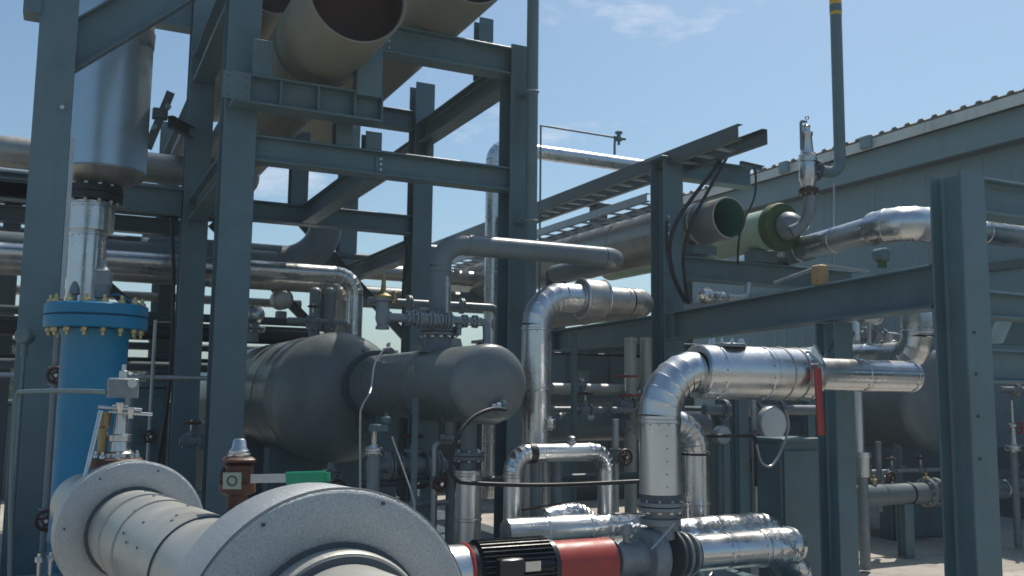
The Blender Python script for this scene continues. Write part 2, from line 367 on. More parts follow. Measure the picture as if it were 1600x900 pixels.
# wall panels with ribs
mb = MB(); wv = []
for i in range(4): wv += [(i * .25, 0), (i * .25 + .17, 0), (i * .25 + .19, -.004), (i * .25 + .23, -.004)]
wv.append((1.0 - .006, 0))
P_ = [(x, a, zz) for zz in (.06, zf + .01) for a, x in wv]; nq = len(wv)
mb.add(P_ + [(x + .012, a, z) for x, a, z in P_], [(i, i + 1, nq + i + 1, nq + i) for i in range(nq - 1)] + [(2 * nq + i + 1, 2 * nq + i, 3 * nq + i, 3 * nq + i + 1) for i in range(nq - 1)] + [(0, nq, 3 * nq, 2 * nq), (nq - 1, 2 * nq - 1, 4 * nq - 1, 3 * nq - 1)])
wp = obj('wall_panel', MB().add([v + V((XS, Y0, 0)) for v in mb.v], mb.f), SHEDW, shed, smooth=False)
base = wp.location.copy()
for i in range(1, int(Y1_ - Y0)):
    q = wp.copy(); COL.objects.link(q); q.parent = shed; q.location = base + V((0, i, 0))
obj('girt', MB().prism([(0, 0), (.05, 0), (.05, .12), (0, .12)], (XS - .06, Y0, zw), (XS - .06, Y1_, zw), Z_), SHEDD, shed)
obj('plinth', MB().box((XS - .04, (Y0 + Y1_) / 2, .5), .06, Y1_ - Y0, .98), SHEDD, shed)
obj('back_wall', MB().box((XS + 9, (Y0 + Y1_) / 2, zt / 2 + .3), .1, Y1_ - Y0, zt + .6), SHEDD, shed)
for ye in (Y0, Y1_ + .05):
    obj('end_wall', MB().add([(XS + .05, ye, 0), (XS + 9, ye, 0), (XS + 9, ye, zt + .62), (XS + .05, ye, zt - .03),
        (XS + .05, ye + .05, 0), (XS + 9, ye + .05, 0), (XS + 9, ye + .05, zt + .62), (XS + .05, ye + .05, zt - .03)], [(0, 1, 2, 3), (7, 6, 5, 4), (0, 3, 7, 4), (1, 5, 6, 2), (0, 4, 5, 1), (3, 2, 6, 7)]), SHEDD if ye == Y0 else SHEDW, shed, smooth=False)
# ================================================================== main steel frame on the left
YA, YB, YC = 7.4, 9.94, 13.0
XA, XB, XM = onY(74, 300, YA).x, onY(367, 300, YA).x, onY(807, 300, YA).x
XI = onY(592, 270, YA).x                                       # intermediate line
zT = 7.2
zM = onY(800, 77, YA).z
frm = thing('steel_frame', 'grey blue bolted steel frame of tall columns and beams carrying the big ducts', 'steel frame', (XB, YB, 0))
def col_(x, y, z1, h=.25, b=.25, up=Y_, z0=.04):
    c = obj('column', MB().ibeam((x, y, z0), (x, y, z1), h, b, up=up), STEEL, frm)
    obj('base_plate', MB().bbox((x, y, z0 + .012), b + .16, h + .16, .025, .004), STEEL, c)
    return c
col_(XA, YA, zT); col_(XB, YA, zT); col_(XM, YA, zM)
col_(XA, YB, zT); col_(XB, YB, zT); zD = onY(652, 133, YB).z; col_(XM, YB, zD, .23, .23)
col_(XM, YC, onY(555, 300, YC).z + 1.0); col_(XB, YC, 5.2)
g2 = .127
def bx_(x0, x1, y, z, h=.24, b=.17, name='beam'):              # beam along X
    return obj(name, MB().ibeam((x0, y, z), (x1, y, z), h, b), STEEL, frm)
def by_(x, y0, y1, z, h=.24, b=.17, name='beam'):
    return obj(name, MB().ibeam((x, y0, z), (x, y1, z), h, b), STEEL, frm)
def plate(c, n, w, h, parent=None):                              # bolted end plate, n = normal
    n = V(n); a, u = frame(n); mb = MB()
    mb.prism([(-w / 2, -h / 2), (w / 2, -h / 2), (w / 2, h / 2), (-w / 2, h / 2)], V(c), V(c) + n * .014)
    for i in (-1, 1):
        for j in (-1, 0, 1): mb.hexa(V(c) + n * .014 + a * (i * w * .32) + u * (j * h * .36), n, .013, .011)
    return obj('end_plate', mb, STEEL, parent or frm)
z1 = (onY(390, 236, YA).z + onY(783, 280, YA).z) / 2
b1 = bx_(XB + .006, XM - .006, YA - .02, z1, .21, .17)
for xx in (XB + .03, XM - .03): pass
z1b = onY(590, 278, YA).z - .0
by_(XI, YA + .10, YB - .1, z1 - .005, .2, .16)
z2 = (onY(370, 142, 7.15).z + onY(592, 176, 7.15).z) / 2
b2x0, b2x1 = onY(362, 140, 7.12).x, onY(594, 176, 7.12).x
b2 = bx_(b2x0, b2x1, 7.12, z2, .23, .2)
plate((b2x0 + .02, 7.02, z2), (0, -1, 0), .2, .21, b2)
for xx in (.3, .55, .8): obj('stiffener', MB().box((b2x0 + (b2x1 - b2x0) * xx, 7.07, z2), .012, .085, .2), STEEL, b2)
obj('stiffener', MB().box((b2x1 - .012, 7.12, z2), .012, .19, .2), STEEL, b2)
for px, py0, py1, yy, w in ((580, 55, 150, 7.0, .21), (413, 62, 118, 7.04, .15)):
    a, b = onY(px, py0, yy), onY(px, py1, yy)
    obj('guide_post', MB().bbox((a.x, yy + .06, (a.z + b.z) / 2), w, .12, a.z - b.z, .006), STEEL, frm)
for px, w in ((580, .14), (534, .14)):
    a = onY(px, 240, YA)
    obj('stub_post', MB().ibeam((a.x, YA, z1 + .106), (a.x, YA, z2 - .116 if px > 550 else z2 - .05), .14, w, .012, .009, up=Y_), STEEL, frm)
z3 = onY(790, 100, YA).z; x3 = onY(585, 70, YA).x
b3 = bx_(x3, XM - .006, YA - .01, z3, .25, .2)
by_(XM, YA + g2, YB - .12, z3 - .03, .25, .18)
zb3 = onY(640, 190, YB).z
bx_(onY(560, 190, YB).x, XM - .12, YB, zb3, .22, .17)
# stub above the back row and above the Y beam
for px, py0, py1, yy, w in ((652, 128, 200, YB - .0, .0), (763, 34, 100, 8.15, .17)):
    if not w: continue
    a, b = onY(px, py0, yy), onY(px, py1, yy)
    obj('guide_post', MB().ibeam((XM - .02, yy, z3 + .1), (XM - .02, yy, a.z), .15, .15, .012, .009, up=Y_), STEEL, frm)
def cleat(x, y, z, h=.15, par=None):                             # bolted web plate near a beam end
    mb = MB().box((x, y, z), .09, .012, h); o = obj('cleat_plate', mb, STEEL, par or frm)
    b0 = None
    for k in (-1, 0, 1): obj('bolt', MB().hexa((x, y - .006, z + k * h * .33), -Y_, .013, .012), STAIN, o)
for x in (XB + .07, XM - .07): cleat(x, YA - .034, z1, .15, b1)
cleat(XM - .07, YA - .024, z3, .18, b3); cleat(x3 + .12, YA - .024, z3, .18, b3)
cleat(XI, YA - .034, z1, .14, b1)
# low ends of the back row
z5 = (onY(420, 333, YB).z + onY(620, 350, YB).z) / 2
bx_(XB + .13, XM - .12, YB, z5, .21, .17)
bx_(XA - 3.2, XB - .13, YB, z5 + .02, .26, .17)
a = onY(466, 290, YB); obj('stub_post', MB().ibeam((a.x, YB, z5 + .105), (a.x, YB, z1 + .9), .18, .18, .012, .009, up=Y_), STEEL, frm)
by_(XM, YB + .12, YC - .13, onY(640, 385, YB).z, .22, .18)
by_(XM, YB + .12, YC - .13, onY(640, 225, YB).z, .2, .16)
z6 = onY(580, 415, YC).z; bx_(XB + .13, XM - .13, YC, z6, .22, .17)
# left bay: Y beams between B and C lines, and the beam end beyond
by_(XB, YA + g2, YB - g2, onY(345, 245, YA).z, .22, .16)
by_(XB, YA + g2, YB - g2, onY(360, -40, YA).z, .3, .2)
by_(XB, YB + g2, YC, onY(290, 160, YB).z, .3, .2)
bx_(XA + .13, XB - .13, YB, onY(290, 8, YB).z, .55, .2)
bx_(XA - 3, XA - .13, YB, onY(60, 300, YB).z, .2, .17)
def brace_(p0, p1, h=.24, b=.1, name='brace'):
    return obj(name, MB().chan(p0, p1, h, b, .012), STEEL, frm)
brace_(onY(86, 94, YA + .14), onY(350, -62, YA + .14), .31, .1)
# knee gussets
for (x, y, z, s) in ((XM, YB, z3 - .16, -1),):
    obj('gusset', MB().prism([(0, 0), (.25, 0), (0, -.25)], (x - .008, y - .12, z), (x + .008, y - .12, z), Z_), STEEL, frm)
# pale strip standing in for the sunlit flange edge, plates on the left column
obj('bolt_ring', MB().hexa(onY(97, 168, YA - .126), (0, -1, 0), .018, .014), STAIN, frm)
obj('sunlit_edge_strip', MB().box((XA + .142, YA - .12, 1.9), .03, .012, 3.1), GALV, frm)
obj('cap_box', MB().bbox(onY(52, 12, YA - .05), .12, .2, .14, .01), STEEL, frm)

# ================================================================== the three big ducts on top of the frame
def duct(label, X, Z, r, y0, y1, depth=.05, endmat=RUST):
    t = thing('open_duct', label, 'duct', (X, (y0 + y1) / 2, Z - r), 'big open ended ducts on the frame')
    obj('duct_shell', MB().lathe((X, y0, Z), Y_, [(.02, r * .93), (0, r * .955), (0, r * .985), (.012, r), (1.1, r), (1.11, r + .008), (1.15, r + .008), (1.16, r), (y1 - y0, r)], 48, (False, True)), DUCT, t)
    obj('duct_lining', MB().lathe((X, y0, Z), Y_, [(.012, r * .945), (.32, r * .935), (.33, .001)], 48, (False, False)), endmat, t)
    return t
p = onY(560, -10, 6.3); duct('cream duct with a wide brown open end above the double beam', p.x, p.z, .372, 6.3, 12.2)
z_ = z3 + .125 + .37; p = onY(742, -55, 6.55); duct('cream duct nearest the open sky resting on the right hand top beam', p.x, z_, .37, 6.6, 12.6)
p = onY(428, -28, 8.2); duct('short cream duct half hidden behind the second tall column', p.x, p.z, .30, 8.2, 12)

q = onY(258, 195, 9.5)
hbk = thing('pipe_bracket', 'small dark bolted bracket hanging right of the tank', 'bracket', q)
obj('bracket_arm', MB().chan(onY(238, 232, 9.5), onY(272, 150, 9.5), .16, .08, .01), RACK, hbk)
qa = onY(262, 190, 9.5); obj('support_arm', MB().chan(qa, (XB - .1, YB - .1, qa.z), .12, .06, .008), RACK, hbk)
obj('clamp', MB().bbox(onY(250, 178, 9.45), .14, .1, .1, .01), RACK, hbk)
obj('clamp_bolt', MB().hexa(onY(241, 200, 9.42), -Y_, .03, .06), CAST, hbk); obj('clamp_bolt', MB().hexa(onY(262, 168, 9.40), -Y_, .03, .06), CAST, hbk)

# ================================================================== vertical tank and what hangs under it
yt = 8.5; p = onY(163, 268, yt); rt = .335
ztk = onY(200, -70, yt).z
tank = thing('vertical_tank', 'tall blue grey vertical tank with rounded shoulders between the left columns', 'tank', (p.x, yt, p.z))
obj('tank_shell', MB().lathe((p.x, yt, p.z), Z_, [(0, rt), (.25, rt), (ztk - p.z - .05, rt), (ztk - p.z, rt + .004)], 56, (False, False)), TANKM, tank)
obj('tank_bottom', MB().lathe((p.x, yt, p.z), Z_, [(-.17, .10), (-.15, .13), (-.11, .22), (-.06, .30), (-.02, .34), (0, rt)], 56, (True, False)), DULL, tank)
zb_ = onY(200, 62, yt).z; obj('sun_spot_band', MB().lathe((p.x, yt, zb_), Z_, [(-.07, rt), (-.068, rt + .006), (.055, rt + .012), (.06, rt)], 56, (False, False)), CLAD, tank)  # paler ring standing in for the sun spot on the tank shoulder
obj('tank_head', MB().lathe((p.x, yt, ztk), Z_, [(-.11, rt), (-.11, rt + .008), (0, rt + .008), (.008, rt), (.03, rt * .8), (.05, .12), (.05, .001)], 56, (False, False)), CLAD, tank)
obj('head_nozzle', MB().lathe((p.x, yt, ztk + .04), Z_, [(0, .09), (.3, .09), (.3, .15), (.34, .15)], 24), GREYP, tank)
obj('support_beam', MB().ibeam((XA + .13, yt, p.z + .46), (p.x - rt - .01, yt, p.z + .46), .2, .15), STEEL, tank)
fz = onY(143, 305, yt).z
dp = thing('drop_pipe', 'shiny lagged drop pipe with black flange under the tank', 'pipe', (p.x - .15, yt, .05))
px_ = onY(143, 320, yt).x
obj('neck', MB().tube((px_, yt, p.z - .16), (px_, yt, fz + .02), .11, n=28), GREYP, dp)
flange(dp, (px_, yt, fz), Z_, .245, .055, 12, BLACK, .018)
zq = onY(143, 362, yt).z
clad_sheets(dp, (px_, yt, zq + .0), (px_, yt, fz - .075), .185, CLAD, .6)
clad_sheets(dp, (px_ - .01, yt, .05), (px_ - .01, yt, zq - .003), .145, CLAD, .75)

# ================================================================== blue vessel
pb = onD(151, 500, 6.0); bx0, by0 = pb.x, pb.y
R = .31
bv = thing('blue_filter_vessel', 'bright blue cylindrical vessel with a bolted lid beside the left column', 'vessel', (bx0, by0, .04))
zl = lambda py: onD(151, py, 6.0).z
obj('shell', MB().lathe((bx0, by0, 0), Z_, [(.1, .2), (zl(840), .2), (zl(838), .205), (zl(825), .205), (zl(823), .2), (zl(530), .2), (zl(516), .225)], 48), BLUE, bv)
obj('body_flange', MB().lathe((bx0, by0, zl(515)), Z_, [(0, R - .006), (.006, R), (zl(496) - zl(515) - .006, R), (zl(496) - zl(515), R - .006)], 56), BLUE, bv)
obj('gasket', MB().lathe((bx0, by0, zl(496)), Z_, [(0, R - .02), (.007, R - .02)], 48), BLACK, bv)
obj('lid', MB().lathe((bx0, by0, zl(496) + .007), Z_, [(0, R - .006), (.006, R), (zl(476) - zl(496) - .02, R), (zl(476) - zl(496) - .01, R - .01), (zl(476) - zl(496) - .008, R * .55), (zl(476) - zl(496) + .004, R * .53)], 56), BLUE, bv)
bm_ = MB(); zz0 = zl(515)
bm_.lathe((0, 0, 0), -Z_, [(0, .014), (.02, .014)], 12); bm_.hexa((0, 0, -.004), -Z_, .023, .024); bm_.tube((0, 0, zl(476) - zz0 + .045), (0, 0, -.05), .012, n=10)
bm_.hexa((0, 0, zl(476) - zz0 - .004), Z_, .023, .022)
bo = obj('flange_bolt', MB().add([v + V((bx0, by0, .04)) for v in bm_.v], bm_.f), BRASS, bv)
pts = [V((cos(2 * pi * (i + .3) / 16) * R * .88, sin(2 * pi * (i + .3) / 16) * R * .88, zz0 - .04)) for i in range(16)]
bo.location = pts[0]
for q_ in pts[1:]:
    c = bo.copy(); COL.objects.link(c); c.parent = bv; c.location = q_
obj('skirt', MB().lathe((bx0, by0, .04), Z_, [(0, .25), (.02, .25), (.02, .21), (.1, .21)], 40), BLUE, bv)
# air release valve standing on the lid
av = thing('air_release_valve', 'small silver vent valve with blue hose standing on the blue lid', 'valve', (bx0 + .02, by0, zl(474)))
q = V((bx0 + .02, by0, zl(474)))
obj('valve_body', MB().lathe(q, Z_, [(0, .03), (.03, .03), (.04, .045), (.09, .05), (.13, .06), (.2, .06), (.22, .04), (.25, .02), (.29, .018)], 18), CAST, av)
obj('bonnet', MB().bbox(q + V((.0, -.03, .17)), .1, .06, .1, .01), CAST, av)
obj('hose', MB().sweep(smoothcurve([q + V((.03, 0, .05)), q + V((.1, -.03, .06)), q + V((.17, -.05, .02)), q + V((.2, -.05, .0))]), .008, 8), BLUE, av)
obj('side_valve', MB().lathe(q + V((-.16, .05, 0)), Z_, [(0, .02), (.05, .02), (.06, .035), (.1, .03), (.14, .012)], 14), CAST, av)

# ================================================================== foreground lagged line with two big round flange boxes
F2, F1 = onD(524, 1012, 2.05), onD(208, 832, 3.95)
ax = (F1 - F2).normalized()
fl = thing('lagged_pipeline', 'pale grey lagged pipeline with two big round flange boxes in the foreground', 'pipeline', (F2.x, F2.y, .02))
def box_(c, r, t, pr, rear):
    o = obj('flange_box', MB().lathe(c, ax, [(.006, pr), (0, pr + .01), (0, r - .012), (.004, r - .003), (.012, r), (t - .012, r), (t - .004, r - .003), (t, r - .012), (t, pr + .01)], 96, (False, False)), WHITE, fl)
    obj('edge_seam', MB().lathe(c + ax * .006, ax, [(0, r - .004), (.001, r + .0015), (.006, r + .0015), (.007, r - .004)], 96, (False, False)), WHITES, o)
    obj('joint_seal', MB().lathe(c - ax * .004, ax, [(0, pr - .004), (.0, pr + .012), (.006, pr + .012)], 72, (False, False)), SEAM, o)
    return o
o2 = box_(F2, .345, .21, .215, 0); o1 = box_(F1, .300, .16, .18, 0)
obj('side_seam', MB().lathe(F2 + ax * .005, ax, [(0, .3452), (.002, .347), (.008, .347), (.01, .3452)], 96, (False, False)), SEAM, o2)
Lg = (F1 - F2).length
# pipe between boxes
a0 = F2 + ax * .21; Lm = Lg - .21; pr = .178
sh = [0, .16, .2, .42, .60, .72, .80, .86, .93, 1.0]
for i in range(len(sh) - 1):
    s0, s1 = sh[i] * Lm, sh[i + 1] * Lm; rr = pr + (.008 if i in (1,) else .004 if i % 2 else 0) + (.012 if i == 0 else 0)
    obj('cladding_sheet', MB().lathe(a0, ax, [(s0 + .001, rr - .006), (s0 + .002, rr + .002), (s0 + .012, rr + .002), (s0 + .014, rr), (s1 - .006, rr), (s1 - .002, rr - .004)], 72, (False, False)), WHITES, fl)
obj('seam_seal', MB().lathe(a0, ax, [(.42 * Lm - .004, pr), (.42 * Lm - .003, pr + .0055), (.42 * Lm + .004, pr + .0055), (.42 * Lm + .005, pr)], 72, (False, False)), SEAM, fl)
obj('seam_seal', MB().lathe(a0, ax, [(.18 * Lm - .004, pr), (.18 * Lm - .003, pr + .0105), (.18 * Lm + .004, pr + .0105), (.18 * Lm + .005, pr)], 72, (False, False)), SEAM, fl)
sc_ = MB(); s_, w_ = frame(ax)
for k_ in range(26):
    t = random.uniform(.05, .95) * Lm; th = random.uniform(0.2, 2.9); dr = s_ * cos(th) + w_ * sin(th)
    sc_.hexa(a0 + ax * t + dr * (pr + .003), dr, .006, .004)
obj('screw_heads', sc_, SEAM, fl)['kind'] = 'stuff'
# near side of the near box: concentric collar and pipe coming to the viewer's right
obj('collar', MB().lathe(F2 - ax * .0, ax, [(-.05, .19), (-.048, .208), (-.04, .213), (-.002, .215)], 80, (False, False)), WHITES, fl)
obj('collar_groove', MB().lathe(F2 - ax * .053, ax, [(0, .18), (0, .202), (.006, .206)], 72, (False, False)), SEAM, fl)
obj('cladding_sheet', MB().lathe(F2 - ax * .9, ax, [(0, .18), (.3, .18), (.85, .186)], 72, (True, False)), WHITES, fl)
obj('cladding_sheet', MB().lathe(F1 + ax * .16, ax, [(0, .17), (.5, .17), (1.2, .17)], 48, (False, True)), WHITES, fl)
for t in (.45, 1.55):                          # pipe shoes down to the ground
    c = F2.lerp(F1, t); obj('pipe_support', MB().ibeam((c.x, c.y, .03), (c.x, c.y, c.z - .17), .14, .14, .01, .008, up=Y_), STEEL, fl)
def rivets(o, c, r, nn, par):
    mb = MB()
    for i in range(nn):
        th = 2 * pi * (i + .37) / nn; d = s_ * cos(th) + w_ * sin(th); mb.hexa(c + d * r, -ax, .005, .003)
    obj('screw_ring', mb, SEAM, par)['kind'] = 'stuff'
rivets(o2, F2 + ax * 0, .325, 7, o2); rivets(o1, F1 + ax * 0, .27, 7, o1)

# valve with lever and green grip, seen above the near box
q = onD(372, 745, 3.1)
lv = thing('lever_ball_valve', 'brown red ball valve with long lever and green grip', 'valve', q - V((0, 0, .12)))
obj('valve_body', MB().bbox(q + V((0, 0, 0)), .085, .10, .10, .012).lathe(q - RGT * .0 - V((0, 0, .16)), Z_, [(0, .035), (.1, .035), (.11, .06), (.14, .06)], 18), DKRED, lv)
obj('side_boss', MB().lathe(q, -RGT, [(.03, .032), (.050, .032), (.054, .028)], 16), DKRED, lv)
obj('top_flange', MB().bbox(q + V((0, 0, .058)), .098, .10, .016, .008), DKRED, lv)
obj('packing_cap', MB().lathe(q + V((0, 0, .066)), Z_, [(0, .036), (.01, .038), (.012, .033), (.02, .033), (.03, .025), (.055, .021), (.06, .016)], 20), STAIN, lv)
nrm = -FWD
obj('name_plate', MB().prism([(-.03, -.027), (.03, -.027), (.03, .027), (-.03, .027)], q + nrm * .064, q + nrm * .067), TAG, lv)
obj('plate_ring', MB().ring(q + nrm * .068, nrm, .015, .003, 20, 6), SEAM, lv)
lev0, lev1, lev2 = onD(392, 748, 3.05), onD(448, 747, 3.03), onD(515, 745, 3.0)
obj('lever', MB().prism([(-.003, -.014), (.003, -.014), (.003, .014), (-.003, .014)], lev0, lev1), GALV, lv)
d_ = (lev2 - lev1).normalized()
obj('grip', MB().prism([(-.008, -.016), (-.004, -.020), (.004, -.020), (.008, -.016), (.008, .016), (.004, .020), (-.004, .020), (-.008, .016)], lev1, lev1 + d_ * .135).prism([(-.006, -.014), (.006, -.014), (.006, .014), (-.006, .014)], lev1 + d_ * .13, lev2), GREENP, lv)

# instrument valve on the far end of the foreground line
q = onD(182, 715, 4.15)
iv = thing('instrument_valve', 'silver manifold valve with tee handles on a brown flange before the blue vessel', 'valve', q)
obj('foot_flange', MB().lathe(q - V((0, 0, .05)), Z_, [(0, .105), (.02, .11), (.045, .11), (.05, .1)], 28), DKRED, iv)
for i in range(8):
    th = 2 * pi * i / 8
    if i == 0: fb = obj('flange_bolt', MB().hexa(q + V((.085, 0, 0)), Z_, .013, .016).tube(q + V((.085, 0, 0)), q + V((.085, 0, .03)), .006, n=8), STAIN, iv)
    else:
        c = fb.copy(); COL.objects.link(c); c.parent = iv; c.location = V((.085 * (cos(th) - 1), .085 * sin(th), 0))
obj('valve_body', MB().lathe(q + V((.01, 0, 0)), Z_, [(0, .06), (.02, .06), (.03, .042), (.07, .038), (.075, .05), (.1, .05), (.105, .03), (.19, .026), (.2, .04), (.235, .04)], 20), STAIN, iv)
obj('bonnet', MB().lathe(q + V((-.06, .02, .0)), Z_, [(0, .02), (.13, .02), (.14, .03), (.2, .03)], 14), BRONZE, iv)
for dx, dz in ((0, .225), (.045, .205)):
    obj('tee_handle', MB().tube(q + V((dx - .09, -.05, dz)), q + V((dx + .09, -.07, dz - .012)), .008, n=10), STAIN, iv)
    obj('spindle', MB().lathe(q + V((dx, -.06, dz - .03)), Z_, [(0, .013), (.02, .013), (.03, .018), (.05, .018)], 12), STAIN, iv)
mblk = q + V((.01, 0, .31))
obj('manifold_block', MB().bbox(mblk, .13, .08, .09, .008), CAST, iv)
obj('needle_valve', MB().lathe(mblk + V((.03, -.04, .02)), (0, -1, 0), [(0, .018), (.03, .018), (.035, .012), (.06, .012), (.065, .02), (.08, .02)], 14), STAIN, iv)
obj('needle_valve', MB().lathe(mblk + V((.0, 0, .045)), Z_, [(0, .02), (.03, .02), (.035, .01), (.06, .01)], 14), STAIN, iv)
obj('drain_rod', MB().tube(onD(158, 642, 4.1), onD(133, 748, 4.0), .011, n=10), STAIN, iv)
obj('impulse_line', MB().sweep(smoothcurve([mblk - V((.06, 0, .02)), onD(120, 611, 4.4), onD(40, 612, 4.75), onD(27, 618, 4.8), onD(24, 650, 4.8), onD(18, 760, 4.8), onD(14, 980, 4.8)]), .012, 10), POLE, iv)
# small gauge head clipped to the left column
q = onD(40, 525, 6.2)
gh = thing('pressure_transmitter', 'dark teal instrument head on a thin stem before the left column', 'instrument', (q.x, q.y, q.z - .3))
obj('head', MB().lathe(q - _fh * .05, _fh, [(0, .045), (.01, .055), (.08, .055), (.09, .045)], 22), POLE, gh)
obj('stem', MB().tube(q - V((0, 0, .06)), q - V((0, 0, 1.5)), .012, n=10), POLE, gh)
obj('neck', MB().tube(q - V((0, 0, .05)), q - V((0, 0, .14)), .022, n=12), POLE, gh)
# ================================================================== kettle exchanger: big shell, small channel, nozzle
YH = 8.5
pc = onY(765, 600, 5.75); XCn, ZCn, rc = pc.x, pc.z, .272
ps = onY(538, 622, YH); XSh, ZSh, rs = ps.x - .02, ps.z, .62
kt = thing('kettle_exchanger', 'large dark grey horizontal vessel with a smaller drum growing out of its head', 'vessel', (XSh, 10, .05))
def ell(r, d, k=8): return [(-d * cos(pi / 2 * i / k), max(.001, r * sin(pi / 2 * i / k))) for i in range(k + 1)]
obj('shell', MB().lathe((XSh, YH + .17, ZSh), Y_, ell(rs, .34, 10) + [(.3, rs), (.31, rs + .004), (.34, rs + .004), (.35, rs), (2.0, rs), (5.6, rs)], 64, (False, True)), VESSEL, kt)
obj('channel', MB().lathe((XCn, 5.75, ZCn), Y_, ell(rc, .10, 8) + [(.005, rc), (.01, rc + .003), (.03, rc + .003), (.04, rc), (YH - 5.75 + .3, rc)], 56, (False, False)), VESSEL, kt)
obj('collar', MB().lathe((XCn, YH - .26, ZCn), Y_, [(-.03, rc), (-.03, rc + .045), (.03, rc + .045), (.03, rc)], 48, (False, False)), SEAM, kt)
for yy in (9.4, 11.2):
    obj('saddle', MB().bbox((XSh, yy, (ZSh - rs * .8 + .05) / 2), 1.0, .2, ZSh - rs * .8 - .05, .01), STEEL, kt)
for yy in (7.0, 8.0):
    obj('saddle', MB().ibeam((XCn, yy, .05), (XCn, yy, ZCn - rc + .02), .16, .2, .012, .01, up=Y_), STEEL, kt)
# lifting davit and studs on the shell head
q = onY(603, 548, YH - .1)
obj('davit_arm', MB().sweep(smoothcurve([q + V((-.02, 0, -.09)), q, q + V((.05, .0, .01)), q + V((.1, 0, -.05))]), .022, 10), CAST, kt)
for px, py in ((570, 546), (579, 556), (618, 552), (606, 540)):
    obj('stud', MB().lathe(onY(px, py, YH - .04), (0, -1, .4), [(0, .018), (.03, .018), (.032, .012), (.05, .012)], 10), STAIN, kt)
pn = onX(686, 525, XCn); YN = pn.y; zn0 = ZCn + rc - .03
zfl = onY(686, 519, YN).z
obj('nozzle', MB().lathe((XCn, YN, zn0), Z_, [(0, .16), (.03, .135), (.06, .115), (zfl - zn0 - .03, .115)], 32), GREYP, kt)
flange(kt, (XCn, YN, zfl), Z_, .155, .026, 12, GREYP)
obj('drain_nozzle', MB().lathe((XCn, YN - .3, ZCn - rc + .02), -Z_, [(0, .05), (.12, .05), (.12, .085), (.15, .085)], 20), VESSEL, kt)
for yy in (9.7, 11.3): obj('weld_seam', MB().lathe((XSh, yy, ZSh), Y_, [(-.012, rs - .002), (-.004, rs + .004), (.004, rs + .004), (.012, rs - .002)], 64, (False, False)), VESSEL, kt)
for yy in (6.75, 7.6): obj('weld_seam', MB().lathe((XCn, yy, ZCn), Y_, [(-.010, rc - .002), (-.003, rc + .003), (.003, rc + .003), (.010, rc - .002)], 56, (False, False)), VESSEL, kt)
for yy, th in ((6.35, 1.2), (7.2, .9)):
    d = V((-sin(th), 0, cos(th))); obj('lifting_lug', MB().prism([(-.05, 0), (.05, 0), (.03, .07), (-.03, .07)], V((XCn, yy - .006, ZCn)) + V((0, 0, rc - .004)), V((XCn, yy + .006, ZCn)) + V((0, 0, rc - .004)), Z_), VESSEL, kt)
obj('name_plate', MB().box((XCn - rc * .94, 6.6, ZCn + .09), .012, .14, .09), TAG, kt)
# grey pipe from the nozzle up and over to the right
gp = thing('overhead_pipe', 'painted grey pipe rising from the drum and turning right across the columns', 'pipe', (XCn, YN, zfl))
zh = onY(800, 389, YN).z; xe = onY(972, 398, YN).x
run(gp, [(XCn, YN, zfl + .03), (XCn, YN, zh), (xe, YN, zh), (xe, YN + 1.2, zh)], .085, .19, GREYP, n=28)
obj('weld_ring', MB().ring((XCn, YN, zh - .23), Z_, .085, .006, 28, 6), GREYP, gp)
obj('weld_ring', MB().ring((XCn + .22, YN, zh), X_, .085, .006, 28, 6), GREYP, gp)
# valve train beside the nozzle, along X
zv = onY(690, 500, YN - .16).z; yv = YN - .16
vt = thing('valve_train', 'row of small grey flanged valves lying across the drum nozzle', 'valves', (XCn, yv, zv - .1))
xa, xb = onY(604, 497, yv).x, onY(752, 503, yv).x
obj('pipe', MB().tube((xa, yv, zv), (xb, yv, zv - .0), .034, n=18), CAST, vt)
for px in (640, 652, 672, 690, 700):
    x = onY(px, 500, yv).x; flange(vt, (x, yv, zv), X_, .068 if px > 645 else .056, .018, 6, CAST, .009)
obj('valve_body', MB().ball((onY(661, 500, yv).x, yv, zv), .062, X_, 1.1, 18).lathe((onY(661, 500, yv).x, yv, zv + .03), Z_, [(0, .03), (.03, .03), (.035, .045), (.055, .045)], 14), CAST, vt)
obj('valve_body', MB().ball((onY(681, 500, yv).x, yv, zv), .058, X_, 1.1, 18), CAST, vt)
obj('elbow', MB().sweep(smoothcurve([(xb - .02, yv, zv), (xb + .03, yv, zv - .01), (xb + .045, yv, zv - .06), (xb + .045, yv, ZCn + rc - .06)]), .03, 14), CAST, vt)
for px in (726, 742): flange(vt, (onY(px, 502, yv).x, yv, zv), X_, .05, .014, 6, CAST, .008)
obj('tap', MB().lathe((onY(717, 515, yv).x, yv, zv - .11), Z_, [(0, .02), (.05, .02), (.055, .03), (.08, .03), (.085, .012), (.12, .012)], 12), CAST, vt)
obj('vent_tube', MB().tube((onY(695, 470, yv).x, yv - .05, zv + .05), (onY(695, 440, yv).x, yv - .05, zv + .33), .012, n=8).lathe((onY(695, 470, yv).x, yv - .05, zv + .25), Z_, [(0, .02), (.03, .02)], 8), GALV, vt)
